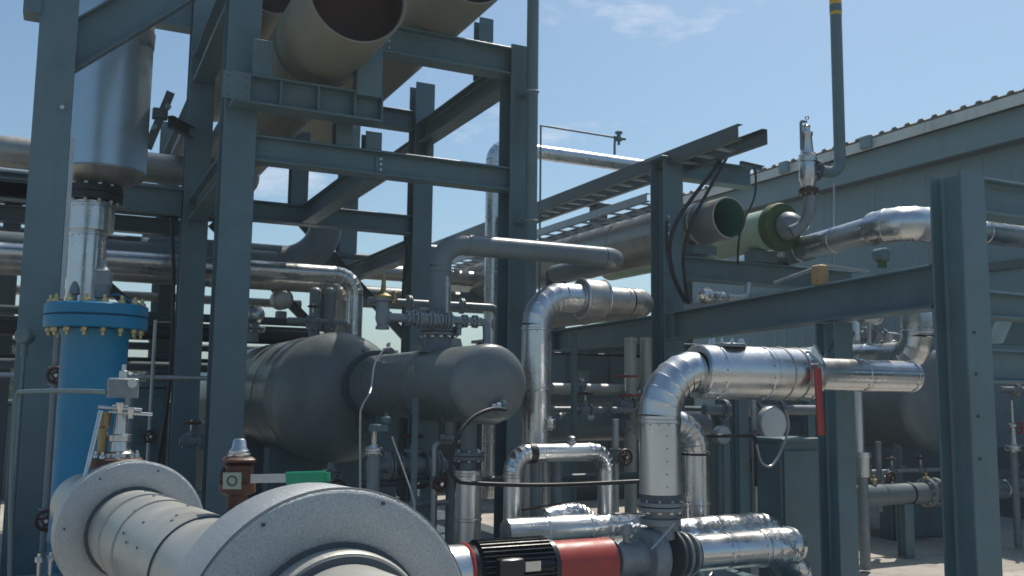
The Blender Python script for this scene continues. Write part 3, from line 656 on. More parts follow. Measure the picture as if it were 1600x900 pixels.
# relief valve with bronze bonnet at the left end
q = V((xa - .03, yv, zv))
rv = thing('bronze_relief_valve', 'small relief valve with bronze bonnet on the left end of the valve row', 'valve', q - V((0, 0, .08)))
obj('valve_body', MB().lathe(q - V((0, 0, .09)), Z_, [(0, .05), (.02, .05), (.03, .04), (.08, .055), (.13, .05), (.2, .048), (.21, .07), (.23, .07)], 20).tube(q, q + V((.06, 0, 0)), .045), CAST, rv)
obj('bonnet', MB().lathe(q + V((0, 0, .14)), Z_, [(0, .075), (.015, .075), (.03, .05), (.045, .03), (.06, .02), (.13, .016), (.14, .01), (.2, .008)], 18), BRONZE, rv)
obj('side_lever', MB().lathe(q + V((.07, -.02, .1)), V((.2, 0, 1)), [(0, .02), (.03, .028), (.06, .02), (.09, .026), (.1, .01)], 12), BRONZE, rv)
# hanging wire on the vessel
single('drain_tube', MB().sweep(smoothcurve([onY(600, 545, 7.6), onY(585, 570, 7.2), onY(579, 610, 6.6), onY(566, 635, 6.4), onY(563, 660, 6.4), onY(563, 790, 6.4)]), .009, 8), GALV, 'thin pale impulse tube running down the side of the small drum', 'tube')

# small stand with valves under the drum
q = onY(592, 668, 6.2)
sv = thing('sample_valve', 'little blue grey sampling valve on a stand under the drum', 'valve', (q.x, 6.2, .05))
obj('valve_body', MB().bbox(q, .12, .08, .05, .008).lathe(q + V((.05, 0, .02)), Z_, [(0, .02), (.02, .035), (.05, .035), (.06, .012), (.08, .012)], 14), POLE, sv)
obj('outlet', MB().lathe(q - V((.03, 0, .12)), Z_, [(0, .02), (.1, .02), (.12, .03)], 12), STAIN, sv)
flange(sv, q - V((.03, 0, .16)), Z_, .06, .016, 6, STAIN, .008)
obj('stand', MB().tube((q.x - .03, 6.2, .05), (q.x - .03, 6.2, q.z - .18), .045, n=18), CAST, sv)
obj('lever', MB().tube(q + V((.09, -.02, -.06)), q + V((.22, -.06, -.42)), .008, n=8), STAIN, sv)
obj('hose', MB().sweep(smoothcurve([q + V((.22, -.06, -.42)), q + V((.25, -.06, -.55)), q + V((.2, -.03, -.7))]), .01, 8), GALV, sv)
q = onY(654, 640, 6.3); single('support_post', MB().angle((q.x, 6.3, .04), (q.x, 6.3, ZCn - .1), .045, .006), STEEL, 'slim angle iron post standing close under the drum', 'post')

# black looped cable
q = [onY(790, 640, 5.6), onY(765, 640, 5.5), onY(735, 655, 5.45), onY(714, 685, 5.4), onY(704, 725, 5.4), onY(712, 748, 5.4), onY(740, 755, 5.4), onY(860, 758, 5.3), onY(1000, 752, 5.2)]
single('black_cable', MB().sweep(smoothcurve(q), .014, 10), BLACK, 'black cable looping from the drum end and running level to the silver pipe', 'cable')
q = onY(780, 636, 5.62)
dtv = thing('head_drain_valve', 'small bright drain fitting under the round end of the drum', 'valve', q)
obj('fitting', MB().lathe(q + V((-.06, 0, 0)), X_, [(0, .02), (.03, .025), (.035, .035), (.06, .035), (.065, .02), (.1, .02)], 14), STAIN, dtv)
obj('union', MB().lathe(q + V((.02, 0, -.03)), Z_, [(0, .02), (.03, .03), (.06, .03), (.08, .015)], 12), POLE, dtv)

# ================================================================== lagged pipework, middle
# riser left of the yellow window: vertical, elbow, flange pair, run to the right
Y2 = 6.55
x2 = onY(838, 560, Y2).x; zt2 = onY(880, 465, Y2).z
lp = thing('lagged_riser', 'silver lagged riser just right of the round drum end with a flanged elbow on top', 'pipe', (x2, Y2, .05))
xf = onY(912, 463, Y2).x
zb2 = onY(838, 672, Y2).z
run(lp, [(x2, Y2, .3), (x2, Y2, zt2), (xf, Y2, zt2)], .118, .24, CLAD, True, .5)
obj('lagging_box', MB().lathe((onY(908, 463, Y2).x, Y2, zt2), X_, [(0, .12), (.0, .158), (.01, .162), (.19, .162), (.2, .158), (.2, .12)], 36, (False, False)), DULL, lp)
obj('clamp_ring', MB().ring((onY(908, 463, Y2).x, Y2, zt2), X_, .160, .01, 36, 6), CLAD, lp)
obj('clamp_ring', MB().ring((onY(941, 463, Y2).x, Y2, zt2), X_, .160, .01, 36, 6), CLAD, lp)
xr = onY(1016, 466, Y2).x
run(lp, [(onY(936, 463, Y2).x, Y2, zt2), (xr, Y2, zt2), (xr, Y2 + 3.0, zt2)], .112, .22, DULL, True, .5)
flange(lp, (onY(858, 668, Y2 - .1).x, Y2 - .1, onY(858, 662, Y2 - .1).z), Z_, .05, .03, 6, STAIN)
# little n-shaped lagged loop underneath
Y3 = 6.0
zu = onY(880, 707, Y3).z; xu0, xu1 = onY(801, 760, Y3).x, onY(947, 760, Y3).x
nl = thing('lagged_loop', 'low silver lagged loop shaped like a square arch above the motor', 'pipe', (xu0, Y3, .05))
run(nl, [(xu0, Y3, .35), (xu0, Y3, zu), (xu1, Y3, zu), (xu1, Y3, .35)], .066, .13, CLAD, True, .5)
obj('vent_plug', MB().lathe((onY(893, 690, Y3).x, Y3, zu + .06), Z_, [(0, .035), (.02, .035), (.025, .02), (.05, .03), (.06, .01)], 12), STAIN, nl)
obj('clamp_band', MB().lathe((onY(826, 707, Y3).x, Y3, zu), X_, [(0, .067), (0, .073), (.05, .073), (.05, .067)], 28, (False, False)), BLACK, nl)
for px in (836, 870):
    obj('stub_leg', MB().tube((onY(px, 760, Y3 + .3).x, Y3 + .3, .35), (onY(px, 760, Y3 + .3).x, Y3 + .3, zu), .04), CAST, nl)
# stout lagged upright left of the motor
Yq = 6.3; xq = onY(731, 760, Yq).x
su = thing('lagged_stub', 'short stout silver lagged upright below the drum with a flange on top', 'pipe', (xq, Yq, .05))
clad_sheets(su, (xq, Yq, .45), (xq, Yq, onY(731, 735, Yq).z), .10, CLAD, .4)
clad_elbow(su, [V((xq + .0, Yq, .46)), V((xq + .01, Yq, .36)), V((xq + .05, Yq, .27)), V((xq + .13, Yq, .21)), V((xq + .25, Yq, .19))], .105, CLAD)
clad_sheets(su, (xq + .25, Yq, .19), (xq + 1.2, Yq, .19), .1, CLAD, .4)
flange(su, (xq, Yq, onY(731, 712, Yq).z), Z_, .12, .025, 8, GREYP)
obj('neck', MB().tube((xq, Yq, onY(731, 737, Yq).z), (xq, Yq, ZCn - .1), .06), GREYP, su)

# big lagged elbow pipe feeding the pump
Y4 = 4.6
x4 = onY(1031, 700, Y4).x; z4 = onY(1180, 583, Y4).z; zq4 = onY(1030, 778, Y4).z
bp = thing('pump_suction_pipe', 'thick shiny lagged elbow pipe above the pump with a red lever hanging', 'pipe', (x4, Y4, .4))
xj0, xj1 = onY(1088, 583, Y4).x, onY(1262, 583, Y4).x
run(bp, [(x4, Y4, zq4), (x4, Y4, z4), (xj0 + .02, Y4, z4)], .122, .27, CLAD, True, .42, cap=True, k=7)
obj('step_cap', MB().lathe((xj0, Y4, z4), X_, [(.002, .12), (0, .158), (.01, .166)], 40, (False, False)), CLAD, bp)
xv = onY(1140, 583, Y4).x
clad_sheets(bp, (xj0 + .008, Y4, z4), (xv - .1, Y4, z4), .166, CLAD, .5, 40)
clad_sheets(bp, (xv - .1, Y4, z4), (xj1, Y4, z4), .165, CLAD, .34, 40)
obj('step_cap', MB().lathe((xj1, Y4, z4), X_, [(0, .165), (.012, .158), (.05, .13), (.055, .12)], 40, (False, False)), CLAD, bp)
for k_ in (.72, .86): obj('clamp_ring', MB().ring((xj0 + (xj1 - xj0) * k_, Y4, z4), X_, .167, .006, 40, 6), DULL, bp)
obj('dark_band', MB().lathe((x4, Y4, zq4 - .02), Z_, [(0, .112), (0, .124), (.045, .124), (.045, .112)], 36, (False, False)), SEAM, bp)
xe4 = onY(1424, 585, Y4).x
clad_sheets(bp, (xj1 + .05, Y4, z4 + .004), (xe4, Y4, z4 + .004), .105, CLAD, .5, 32, endcap=True)
bolts_ = MB()
tx = onY(1140, 540, Y4 - .03).x
tp = V((tx, Y4, z4 + .155))
obj('top_plate', MB().lathe(tp, Z_, [(0, .12), (.018, .12), (.022, .115)], 30), CAST, bp)
for i in range(10):
    th = 2 * pi * i / 10
    if i == 0: fb = obj('cover_bolt', MB().hexa(tp + V((.1, 0, .022)), Z_, .012, .014).hexa(tp + V((.1, 0, .034)), Z_, .007, .02), STAIN, bp)
    else:
        c = fb.copy(); COL.objects.link(c); c.parent = bp; c.location = V((.1 * (cos(th) - 1), .1 * sin(th), 0))
# folded triangular flashing and red lever
q = onY(1272, 556, Y4 - .12)
obj('flashing', MB().prism([(-.05, -.05), (.055, -.05), (.0, .075)], q, q + V((.09, .07, .0)), Z_).prism([(-.004, 0), (.004, 0), (.004, .13), (-.004, .13)], q + V((-.05, .02, -.1)), q + V((.03, .02, -.1))), CLAD, bp)
l0, l1 = onY(1277, 572, Y4 - .2), onY(1283, 680, Y4 - .24)
obj('red_lever', MB().prism([(-.026, -.006), (-.02, -.010), (.02, -.010), (.026, -.006), (.026, .006), (.02, .010), (-.02, .010), (-.026, .006)], l0, l1, Y_), REDP, bp)
obj('lever_pivot', MB().tube(l0 + V((0, .22, .0)), l0 + V((0, -.02, 0)), .018), CAST, bp)
# second lagged leg behind it
Y5 = 5.6; x5 = onY(1087, 750, Y5).x
l2 = thing('lagged_return_pipe', 'slimmer silver lagged pipe dropping right behind the thick elbow', 'pipe', (x5, Y5, .3))
z5_ = onY(1060, 662, Y5).z
run(l2, [(x5 - .5, Y5, z5_), (x5, Y5, z5_), (x5, Y5, .42), (x5 + .02, Y5 - .0, .36)], .098, .2, CLAD, True, .36, k=6)
obj('strap', MB().ring((x5 - .0, Y5, z5_ - .22), Z_, .1, .009, 30, 6), BLACK, l2)

# ================================================================== pump set on its skid
zp = onY(900, 879, Y4).z
pm = thing('pump_set', 'finned black motor with red coupling guard driving a silver pump', 'pump', (x4 - .5, Y4, .3))
xm0, xm1 = onY(724, 866, Y4 + .0).x, onY(860, 866, Y4).x
rm = .135
obj('motor_body', MB().lathe((xm0, Y4, zp), X_, [(0, rm * .6), (.0, rm * .93), (.05, rm), (.06, rm * .96), (xm1 - xm0 - .04, rm * .96), (xm1 - xm0 - .035, rm * 1.06), (xm1 - xm0 - .01, rm * 1.06), (xm1 - xm0, rm * .98)], 40), MOTOR, pm)
fin = None
for i in range(26):
    th = radians(-35 + 250 * i / 25)
    mb = MB(); R3 = Matrix.Rotation(th, 3, 'X'); L_ = xm1 - xm0 - .11
    mb.box(V((xm0 + .065 + L_ / 2, Y4, zp)) + R3 @ V((0, rm * 1.06, 0)), L_, rm * .22, .006, R3)
    obj('cooling_fin', mb, MOTOR, pm)
obj('terminal_box', MB().bbox((xm0 + .2, Y4 - rm * 1.05, zp + .02), .14, .09, .12, .008), MOTOR, pm)
obj('rating_plate', MB().box((xm0 + .33, Y4 - rm * 1.18, zp + .03), .09, .006, .05), STAIN, pm)
obj('cable_gland', MB().lathe((xm0 + .2, Y4 - rm * 1.05, zp - .04), -Z_, [(0, .022), (.03, .022), (.035, .014), (.2, .014)], 12), BLACK, pm)
obj('fan_cowl', MB().lathe((xm0 - .14, Y4, zp), X_, [(0, rm * .55), (0.004, rm * .9), (.02, rm * 1.02), (.145, rm * 1.02), (.15, rm * .95)], 36), CLAD, pm)
obj('shroud_ring', MB().ring((xm0 + .01, Y4, zp), X_, rm * 1.0, .012, 36, 6), REDP, pm)
xg0, xg1 = onY(858, 870, Y4).x + .004, onY(950, 870, Y4).x
rg = .125
pr_ = [(rg * cos(th), rg * sin(th) + .0) for th in [pi * i / 16 for i in range(17)]]
pr_ = [(rg, -.28)] + pr_ + [(-rg, -.28)]
inn = [(x * .96, y if y < 0 else y * .96) for x, y in pr_][::-1]
obj('coupling_guard', MB().prism(pr_ + inn, (xg0, Y4, zp - .0), (xg1, Y4, zp - .0), Z_), REDP, pm)
xp = onY(1025, 870, Y4).x
obj('bearing_housing', MB().lathe((xg1 - .02, Y4, zp), X_, [(0, .05), (.05, .07), (.06, .1), (.1, .11), (.13, .1), (xp - xg1 - .05, .1)], 30), CAST, pm)
obj('pump_casing', MB().lathe((xp - .1, Y4, zp), X_, [(0, .10), (.01, .15), (.03, .165), (.09, .165), (.11, .15), (.12, .1)], 40), CAST, pm)
obj('casing_neck', MB().lathe((x4, Y4, zp + .1), Z_, [(0, .085), (zq4 - zp - .26, .075), (zq4 - zp - .25, .12), (zq4 - zp - .215, .12), (zq4 - zp - .21, .09), (zq4 - zp - .12, .1)], 30), CAST, pm)
flange(pm, (x4, Y4, zq4 - .045), Z_, .135, .022, 10, CAST)
obj('oil_filler', MB().lathe((xg1 + .09, Y4 - .05, zp + .1), Z_, [(0, .02), (.04, .02), (.045, .035), (.09, .035), (.1, .02)], 14), CAST, pm)
obj('lever', MB().tube(onY(1018, 858, Y4 - .2), onY(1054, 818, Y4 - .22), .007, n=8), GALV, pm)
for i, px in enumerate((1018, 1050, 1062, 1074)):
    x = onY(px, 870, Y4).x
    obj('flange', MB().lathe((x, Y4, zp), X_, [(0, .1), (0, .142 - .008 * i), (.004, .146 - .008 * i), (.018, .146 - .008 * i), (.022, .142 - .008 * i), (.022, .1)], 36), CAST if i != 1 else SEAM, pm)
obj('foot', MB().bbox((xm0 + .2, Y4, zp - .22), .3, .24, .2, .01), MOTOR, pm)
obj('foot', MB().bbox((xp - .04, Y4, zp - .25), .16, .24, .26, .01), CAST, pm)
sk = thing('pump_skid', 'dark steel skid frame carrying the pump and lagged pipes', 'skid', (x4, Y4, .03))
for yy in (Y4 - .3, Y4 + .3, Y4 + 1.2, Y4 + 2.1):
    obj('skid_beam', MB().ibeam((xm0 - .6, yy, .18), (x4 + 1.5, yy, .18), .3, .15), STEEL, sk)
for xx in (xm0 - .6, xm0 + .45, x4 + .2, x4 + 1.5):
    obj('skid_beam', MB().chan((xx, Y4 - .22, .2), (xx, Y4 + 2.1, .2), .22, .08), STEEL, sk)
obj('deck_or_shade_sheet', MB().box((x4 - .1, Y4 + .9, .338), 3.2, 2.35, .008), STEEL, sk)
# discharge: lagged pipe to the right at the bottom with rumpled foil end
dl = thing('lagged_discharge', 'low silver lagged pipe leaving the pump to the right with a rumpled foil end', 'pipe', (x4, Y4, .3))
xd0, xd1 = onY(1082, 866, Y4).x, onY(1240, 862, Y4).x
clad_sheets(dl, (xd0, Y4, zp), (xd1 - .25, Y4, zp), .108, CLAD, .32, 36)
clad_sheets(dl, (xd1 - .26, Y4, zp), (xd1 - .02, Y4, zp), .116, FOIL, .3, 36)
obj('foil_end', MB().lathe((xd1 - .02, Y4, zp), X_, [(0, .115), (.03, .108), (.06, .085), (.075, .04), (.078, .001)], 36, (False, False)), FOIL, dl)
dl2 = thing('rumpled_foil_pipe', 'rumpled foil wrapped pipe lying just behind the low discharge line', 'pipe', (x5, Y5 - .6, .3))
q0, q1 = onY(1062, 850, Y5 - .55), onY(1235, 838, Y5 - .55)
run(dl2, [(q0.x - .05, q0.y, zp + .02), (q1.x - .2, q0.y, zp + .03), (q1.x + .05, q0.y, zp - .3)], .115, .2, FOIL, True, .3, k=5)
# silver line behind the red guard
y6 = 5.5; zz = onY(900, 826, y6).z
bk = thing('lagged_header', 'silver lagged header lying behind the red coupling guard', 'pipe', (onY(850, 826, y6).x, y6, .3))
clad_sheets(bk, (onY(790, 826, y6).x, y6, zz), (onY(924, 826, y6).x, y6, zz), .09, CLAD, .36)
clad_sheets(bk, (onY(924, 826, y6).x, y6, zz), (onY(1010, 826, y6).x, y6, zz), .082, FOIL, .14)
run(bk, [(onY(850, 815, y6 + .25).x, y6 + .25, zz + .03), (onY(905, 810, y6 + .25).x, y6 + .25, zz + .06), (onY(940, 840, y6 + .25).x, y6 + .25, zz - .15)], .085, .15, FOIL, True, .2)
single('red_lever', MB().prism([(-.012, -.006), (.012, -.006), (.012, .006), (-.012, .006)], onY(816, 797, 5.9), onY(888, 785, 5.95)), DKRED, 'dark red lever lying flat beneath the square arch loop', 'lever')

# ================================================================== right hand frame: columns along one line and the big sloping-looking beam
RP_, PP_ = onD(1501, 437, 5.75), onD(1043, 516, 9.75)
bd = V((RP_.x - PP_.x, RP_.y - PP_.y, 0)).normalized(); bn = V((-bd.y, bd.x, 0))
if bn.dot(_fh) < 0: bn = -bn
def onB(px, py, off=0.0):                                    # a photo pixel met with the upright plane of the long beam
    d = ray(px, py); o_ = V((PP_.x, PP_.y, 0)) + bn * off - CAM
    return CAM + d * ((o_.x * bn.x + o_.y * bn.y) / (d.x * bn.x + d.y * bn.y))
XR, YR, YP = PP_.x, RP_.y, PP_.y; XR2 = RP_.x
ss = onB(1309, 760); ee = onD(862, 532, 12.6)
rf = thing('pipe_support_frame', 'right hand grey blue frame of columns joined by one long beam', 'steel frame', (XR, YP, 0))
def rcol(x, y, z1, h=.25, b=.25):
    c = obj('column', MB().ibeam((x, y, .04), (x, y, z1), h, b, up=Y_), STEEL, rf)
    obj('base_plate', MB().bbox((x, y, .05), b + .16, h + .16, .025, .004), STEEL, c); return c
zR = onD(1497, 270, 5.75).z; zP = onD(1040, 246, 9.75).z
cR = rcol(XR2, YR, zR, .235, .215); cP = rcol(XR, YP, zP)
zbm = (RP_.z + PP_.z) / 2
rcol(ss.x, ss.y, zbm - .15, .2, .18); rcol(ee.x, ee.y - .1, zbm + 1.2, .2, .2)
obj('beam', MB().ibeam(V((RP_.x, RP_.y, zbm)) - bd * .15, V((PP_.x, PP_.y, zbm)) + bd * .18, .28, .2), STEEL, rf)
obj('beam', MB().ibeam(V((PP_.x, PP_.y, zbm)) + (V((ee.x, ee.y, zbm)) - V((PP_.x, PP_.y, zbm))).normalized() * .18, V((ee.x, ee.y, zbm)), .28, .2), STEEL, rf)
obj('beam', MB().ibeam((XR2 + .115, YR, zR - .125), (XR2 + 5, YR, zR - .125), .23, .18), STEEL, rf)
for py, h in ((478, .17), (572, .21)):
    z = onY(1560, py, YR).z; obj('beam', MB().ibeam((XR2 + .115, YR + .02, z), (XR2 + 5, YR + .02, z), h, .15), STEEL, rf)
z = onY(1120, 424, YP).z; obj('beam', MB().ibeam((XR + .13, YP, z), (onY(1330, 440, YP).x, YP, z), .24, .2), STEEL, rf)
xq_ = onY(1172, 270, YP - .02).x
obj('beam', MB().ibeam((XR + .13, YP - .02, onY(1100, 270, YP).z), (xq_ + .0, YP - .02, onY(1100, 270, YP).z), .23, .18), STEEL, rf)
obj('cap_plate', MB().bbox((XR, YP, zP + .012), .36, .34, .022, .004), STEEL, rf)
for i in range(5):
    q = V((XR - .07, YP - .126, onX(1040, 395, XR).z + .09 * i)); obj('bolt', MB().hexa(q, -Y_, .014, .012), STAIN, cP)
for i in range(4):
    q = V((XR2 - .05, YR - .119, 1.3 + .25 * i)); obj('bolt', MB().hexa(q, -Y_, .010, .008), SEAM, cR)
obj('edge_channel', MB().chan((xq_ - .3, YP - .2, onY(1160, 285, YP).z + .14), (xq_ + .02, YP - .2, onY(1160, 285, YP).z + .12), .06, .04, .006), STEEL, rf)

# cable ladder over the frame
zt_ = onX(1100, 232, 5.75).z
tr = thing('cable_ladder', 'cable ladder tray of two channel rails running back over the frame', 'cable tray', (XR, 9, zt_))
e0 = onX(1153, 205, 5.64); 
zt_ = e0.z
xr0, xr1 = e0.x, onY(1198, 214, e0.y + .03).x
YT0, YT1 = e0.y, 15.0
obj('rail', MB().chan((xr0, YT0, zt_), (xr0, YT1, zt_), .15, .06, .006, side=1), TRAYP, tr)
obj('rail', MB().chan((xr1, YT0 + .02, zt_), (xr1, YT1, zt_), .15, .06, .006, side=-1), TRAYP, tr)
rg_ = None; yy = YT0 + .45
while yy < YT1:
    if rg_ is None:
        rg_ = obj('rung', MB().box(((xr0 + xr1) / 2, yy, zt_ - .05), xr1 - xr0 - .006, .045, .02), GALV, tr); yr0 = yy
    else:
        c = rg_.copy(); COL.objects.link(c); c.parent = tr; c.location = V((0, yy - yr0, 0))
    yy += .3
for i, dx in enumerate((.06, .11, .15)):
    obj('laid_cable', MB().sweep([(xr0 + dx, YT0 + .5, zt_ - .022), (xr0 + dx + .01, YT0 + 2, zt_ - .022), (xr0 + dx, YT1, zt_ - .022)], .018, 8), BLACK, tr)
obj('lower_rail', MB().chan((xr0 + .02, YP + .3, zt_ - .34), (xr0 + .02, YT1, zt_ - .34), .09, .05, .006), GALV, tr)
obj('lower_rail', MB().chan((xr1 + .1, YP + .3, zt_ - .34), (xr1 + .1, YT1, zt_ - .34), .09, .05, .006, side=-1), GALV, tr)
lr = None; yy = YP + .5
while yy < YT1:
    if lr is None: lr = obj('lower_rung', MB().box(((xr0 + xr1) / 2 + .06, yy, zt_ - .37), xr1 - xr0 + .07, .04, .018), GALV, tr); yr0 = yy
    else:
        c = lr.copy(); COL.objects.link(c); c.parent = tr; c.location = V((0, yy - yr0, 0))
    yy += .33
# cables dropping from the tray down column P
def cable(pts, r, label):
    return single('drop_cable', MB().sweep(smoothcurve([onY(*p) for p in pts]), r, 8), BLACK, label, 'cable', 'black cables dropping from the ladder tray')
cable([(1135, 236, 7.55), (1118, 262, 7.55), (1085, 305, 7.6), (1058, 345, 7.65), (1046, 385, 7.7), (1052, 430, 7.75), (1070, 470, 7.8)], .022, 'thickest black cable sweeping from the tray to the left edge of the drop')
cable([(1140, 238, 7.5), (1125, 265, 7.5), (1100, 310, 7.55), (1080, 350, 7.6), (1068, 395, 7.65), (1070, 440, 7.7), (1076, 475, 7.75)], .018, 'black cable inside the curve of the thickest dropping cable')
cable([(1043, 345, 7.9), (1042, 380, 7.9), (1050, 420, 7.9), (1066, 460, 7.9)], .012, 'thin short black cable hugging the column face')
cable([(1178, 262, 7.6), (1181, 280, 7.6), (1178, 310, 7.55), (1160, 350, 7.5), (1154, 380, 7.5), (1153, 412, 7.6)], .012, 'thin dark cable arching beside the open pipe end')

# ================================================================== big open ended pipe and pale green pipe
q = onY(1140, 340, 7.55)
op = thing('open_ended_pipe', 'big grey pipe with a dark green open end pointing at the viewer', 'pipe', (q.x, 9, q.z - .22))
r_ = .222
obj('pipe_end', MB().lathe((q.x, 7.55, q.z), Y_, [(.03, r_ * .9), (0, r_ * .93), (0, r_ * .99), (.01, r_), (.42, r_), (.425, r_ + .02), (.5, r_ + .02), (.505, r_), (1.2, r_)], 44, (False, False)), DULL, op)
obj('pipe_lining', MB().lathe((q.x, 7.55, q.z), Y_, [(.02, r_ * .91), (2.5, r_ * .9), (2.51, .001)], 40, (False, False)), GREENIN, op)
obj('insulation_step', MB().lathe((q.x, 8.55, q.z - .02), Y_, [(0, r_), (.005, .29), (.02, .305), (.05, .305)], 44, (False, False)), DULL, op)
clad_sheets(op, (q.x, 8.58, q.z - .02), (q.x, 17.0, q.z - .02), .305, DULL, .95, 40)
obj('pipe_saddle', MB().box((q.x, YP, q.z - r_ - .06), .3, .2, .1), STEEL, op)
q = onY(1222, 354, 7.7)
gp2 = thing('green_capped_pipe', 'pale green pipe with a mossy green ring and domed cap', 'pipe', (q.x, 8.6, q.z - .25))
obj('pipe', MB().lathe((q.x, 7.72, q.z), Y_, [(.05, .19), (.06, .225), (3.5, .225)], 44), PALEG, gp2)
obj('end_ring', MB().lathe((q.x, 7.7, q.z), Y_, [(-.02, .15), (-.035, .2), (-.03, .25), (.0, .262), (.08, .262), (.1, .25), (.105, .2)], 44), MOSS, gp2)
obj('domed_cap', MB().lathe((q.x + .03, 7.66, q.z), Y_, [(-.2 * cos(pi / 2 * i / 8) , max(.001, .155 * sin(pi / 2 * i / 8))) for i in range(9)], 36, (False, True)), CAST, gp2)
obj('pipe_saddle', MB().box((q.x, YP, q.z - .3), .3, .2, .13), STEEL, gp2)
# safety valve and vent pole
Yv = 7.3
q = onY(1262, 250, Yv)
sfv = thing('safety_valve', 'tall silver spring safety valve standing on the domed cap elbow', 'valve', q - V((0, 0, .3)))
obj('inlet_elbow', MB().sweep(smoothcurve([onY(1236, 362, 7.45), onY(1254, 352, 7.38), onY(1264, 332, 7.32), onY(1266, 305, Yv)]), [.07, .068, .066, .064] and .066, 22), CAST, sfv)
flange(sfv, onY(1264, 299, Yv), Z_, .105, .026, 8, DKRED)
obj('valve_body', MB().lathe(onY(1263, 292, Yv), Z_, [(0, .07), (.05, .08), (.08, .095), (.26, .085), (.27, .1), (.31, .1)], 26), STAIN, sfv)
obj('spring_bonnet', MB().lathe(onY(1261, 243, Yv), Z_, [(0, .09), (.02, .07), (.2, .055), (.22, .065), (.25, .065), (.26, .04), (.30, .035), (.32, .045), (.34, .02)], 22), STAIN, sfv)
obj('lifting_lever', MB().box(onY(1252, 212, Yv), .016, .03, .3).box(onY(1256, 190, Yv), .07, .03, .02), CAST, sfv)
obj('cap', MB().ring(onY(1261, 184, Yv), -FWD, .018, .006, 14, 6), CAST, sfv)
fl_c = onY(1274, 266, Yv)
flange(sfv, fl_c, X_, .115, .022, 8, SEAM)
obj('outlet', MB().tube(onY(1262, 267, Yv), fl_c, .07), CAST, sfv)
vp = thing('vent_pole', 'tall dark teal vent pipe with a yellow band against the sky', 'vent pipe', fl_c)
zc_ = fl_c.z; xpole = onY(1311, 200, Yv).x
run(vp, [fl_c + V((.03, 0, 0)), (xpole, Yv, zc_), (xpole, Yv, onY(1304, 24, Yv).z)], .062, .16, POLE, n=26)
zy = onY(1304, 24, Yv).z
obj('yellow_band', MB().tube((xpole, Yv, zy), (xpole, Yv, zy + .5), .065, n=28), YEL, vp)
obj('label_patch', MB().lathe((xpole, Yv, zy + .035), Z_, [(0, .0662), (.085, .0662)], 28, (False, False)), POLE, vp)
obj('pole_top', MB().tube((xpole, Yv, zy + .5), (xpole, Yv, zy + 2.0), .062, n=28), POLE, vp)
obj('stay_rod', MB().tube(onY(1303, 285, Yv), onY(1303, 412, Yv), .010, n=8), GALV, vp)
# lagged pipe along the big beam on the right
b_, a_ = onD(1372, 357, 8.9), onD(1212, 401, 10.75)
rp = thing('lagged_upper_pipe', 'shiny lagged pipe running above the long beam to a fat elbow by the right column', 'pipe', a_ - V((0, 0, .2)))
zg = (a_.z + b_.z) / 2; gd = V((b_.x - a_.x, b_.y - a_.y, 0)).normalized(); B0 = V((b_.x, b_.y, zg))
clad_sheets(rp, V((a_.x, a_.y, zg)) - gd * .7, B0, .135, CLAD, .7, 32)
clad_elbow(rp, [B0 + (gd * u + X_ * v) * 1.29 for u, v in ((-.03, 0), (.10, 0), (.19, .04), (.26, .12), (.28, .23), (.28, .34))], .165, CLAD)
E0 = B0 + gd * .36
clad_sheets(rp, E0 + X_ * .44, E0 + X_ * .57, .187, CLAD, .2, 32, endcap=True)
run(rp, [E0 + X_ * .57, E0 + X_ * 4], .11, .2, CLAD, True)
# lagged vertical drop near the right column
Yw = YR + .9
q = onY(1434, 515, Yw)
rd = thing('lagged_drop', 'short silver lagged drop with a mitred foot just left of the right column', 'pipe', (q.x, Yw, q.z - .3))
run(rd, [(q.x, Yw, q.z + .42), (q.x, Yw, q.z - .2), (q.x + .0, Yw + 1.2, q.z - .2)], .115, .16, CLAD, True, .35, k=4)
# little instruments on the beam
q = onB(1378, 405, -.02)
ci = thing('beam_instrument', 'small dark green instrument sitting on the long beam', 'instrument', q - V((0, 0, .05)))
obj('body', MB().lathe(q - V((0, .0, .06)), Z_, [(0, .03), (.04, .03), (.05, .05), (.1, .05), (.11, .03)], 16), MOSS, ci)
obj('head', MB().lathe(q + V((-.02, -.06, .03)), Y_, [(0, .035), (.01, .045), (.09, .045), (.1, .035)], 16), POLE, ci)
q = onB(1281, 430, -.1)
single('junction_box', MB().bbox(q, .09, .10, .15, .008).box(q + V((-.05, 0, -.05)), .02, .04, .03), TAN, 'small tan box fixed to the top edge of the long beam', 'box')
single('tray_strip', MB().prism([(-.02, -.008), (.02, -.008), (.02, .008), (-.02, .008)], onB(1284, 413, -.09), onB(1357, 424, .3)), GALV, 'bright thin metal strip lying across the top of the long beam', 'strip')
single('conduit', MB().tube(onB(1210, 442, -.13), onB(1280, 417, -.13), .014, n=10), GALV, 'thin galvanised conduit along the top of the long beam', 'conduit')
# foil bit above the beam beside column P
q = onB(1105, 462, .1)
fb_ = thing('foil_wrapped_valve', 'white foil wrapped fitting resting on the beam right of the middle column', 'valve', q - V((0, 0, .1)))
obj('wrap', MB().lathe(q - V((.1, 0, 0)), X_, [(0, .04), (.02, .075), (.1, .085), (.16, .06), (.22, .055), (.3, .05)], 14), FOIL, fb_)
obj('end_nut', MB().hexa(q + V((.2, 0, 0)), X_, .05, .05), CAST, fb_)
obj('elbow', MB().sweep(smoothcurve([q + V((.25, 0, 0)), q + V((.42, 0, .0)), q + V((.5, 0, .05)), q + V((.52, 0, .16))]), .035, 12), GALV, fb_)

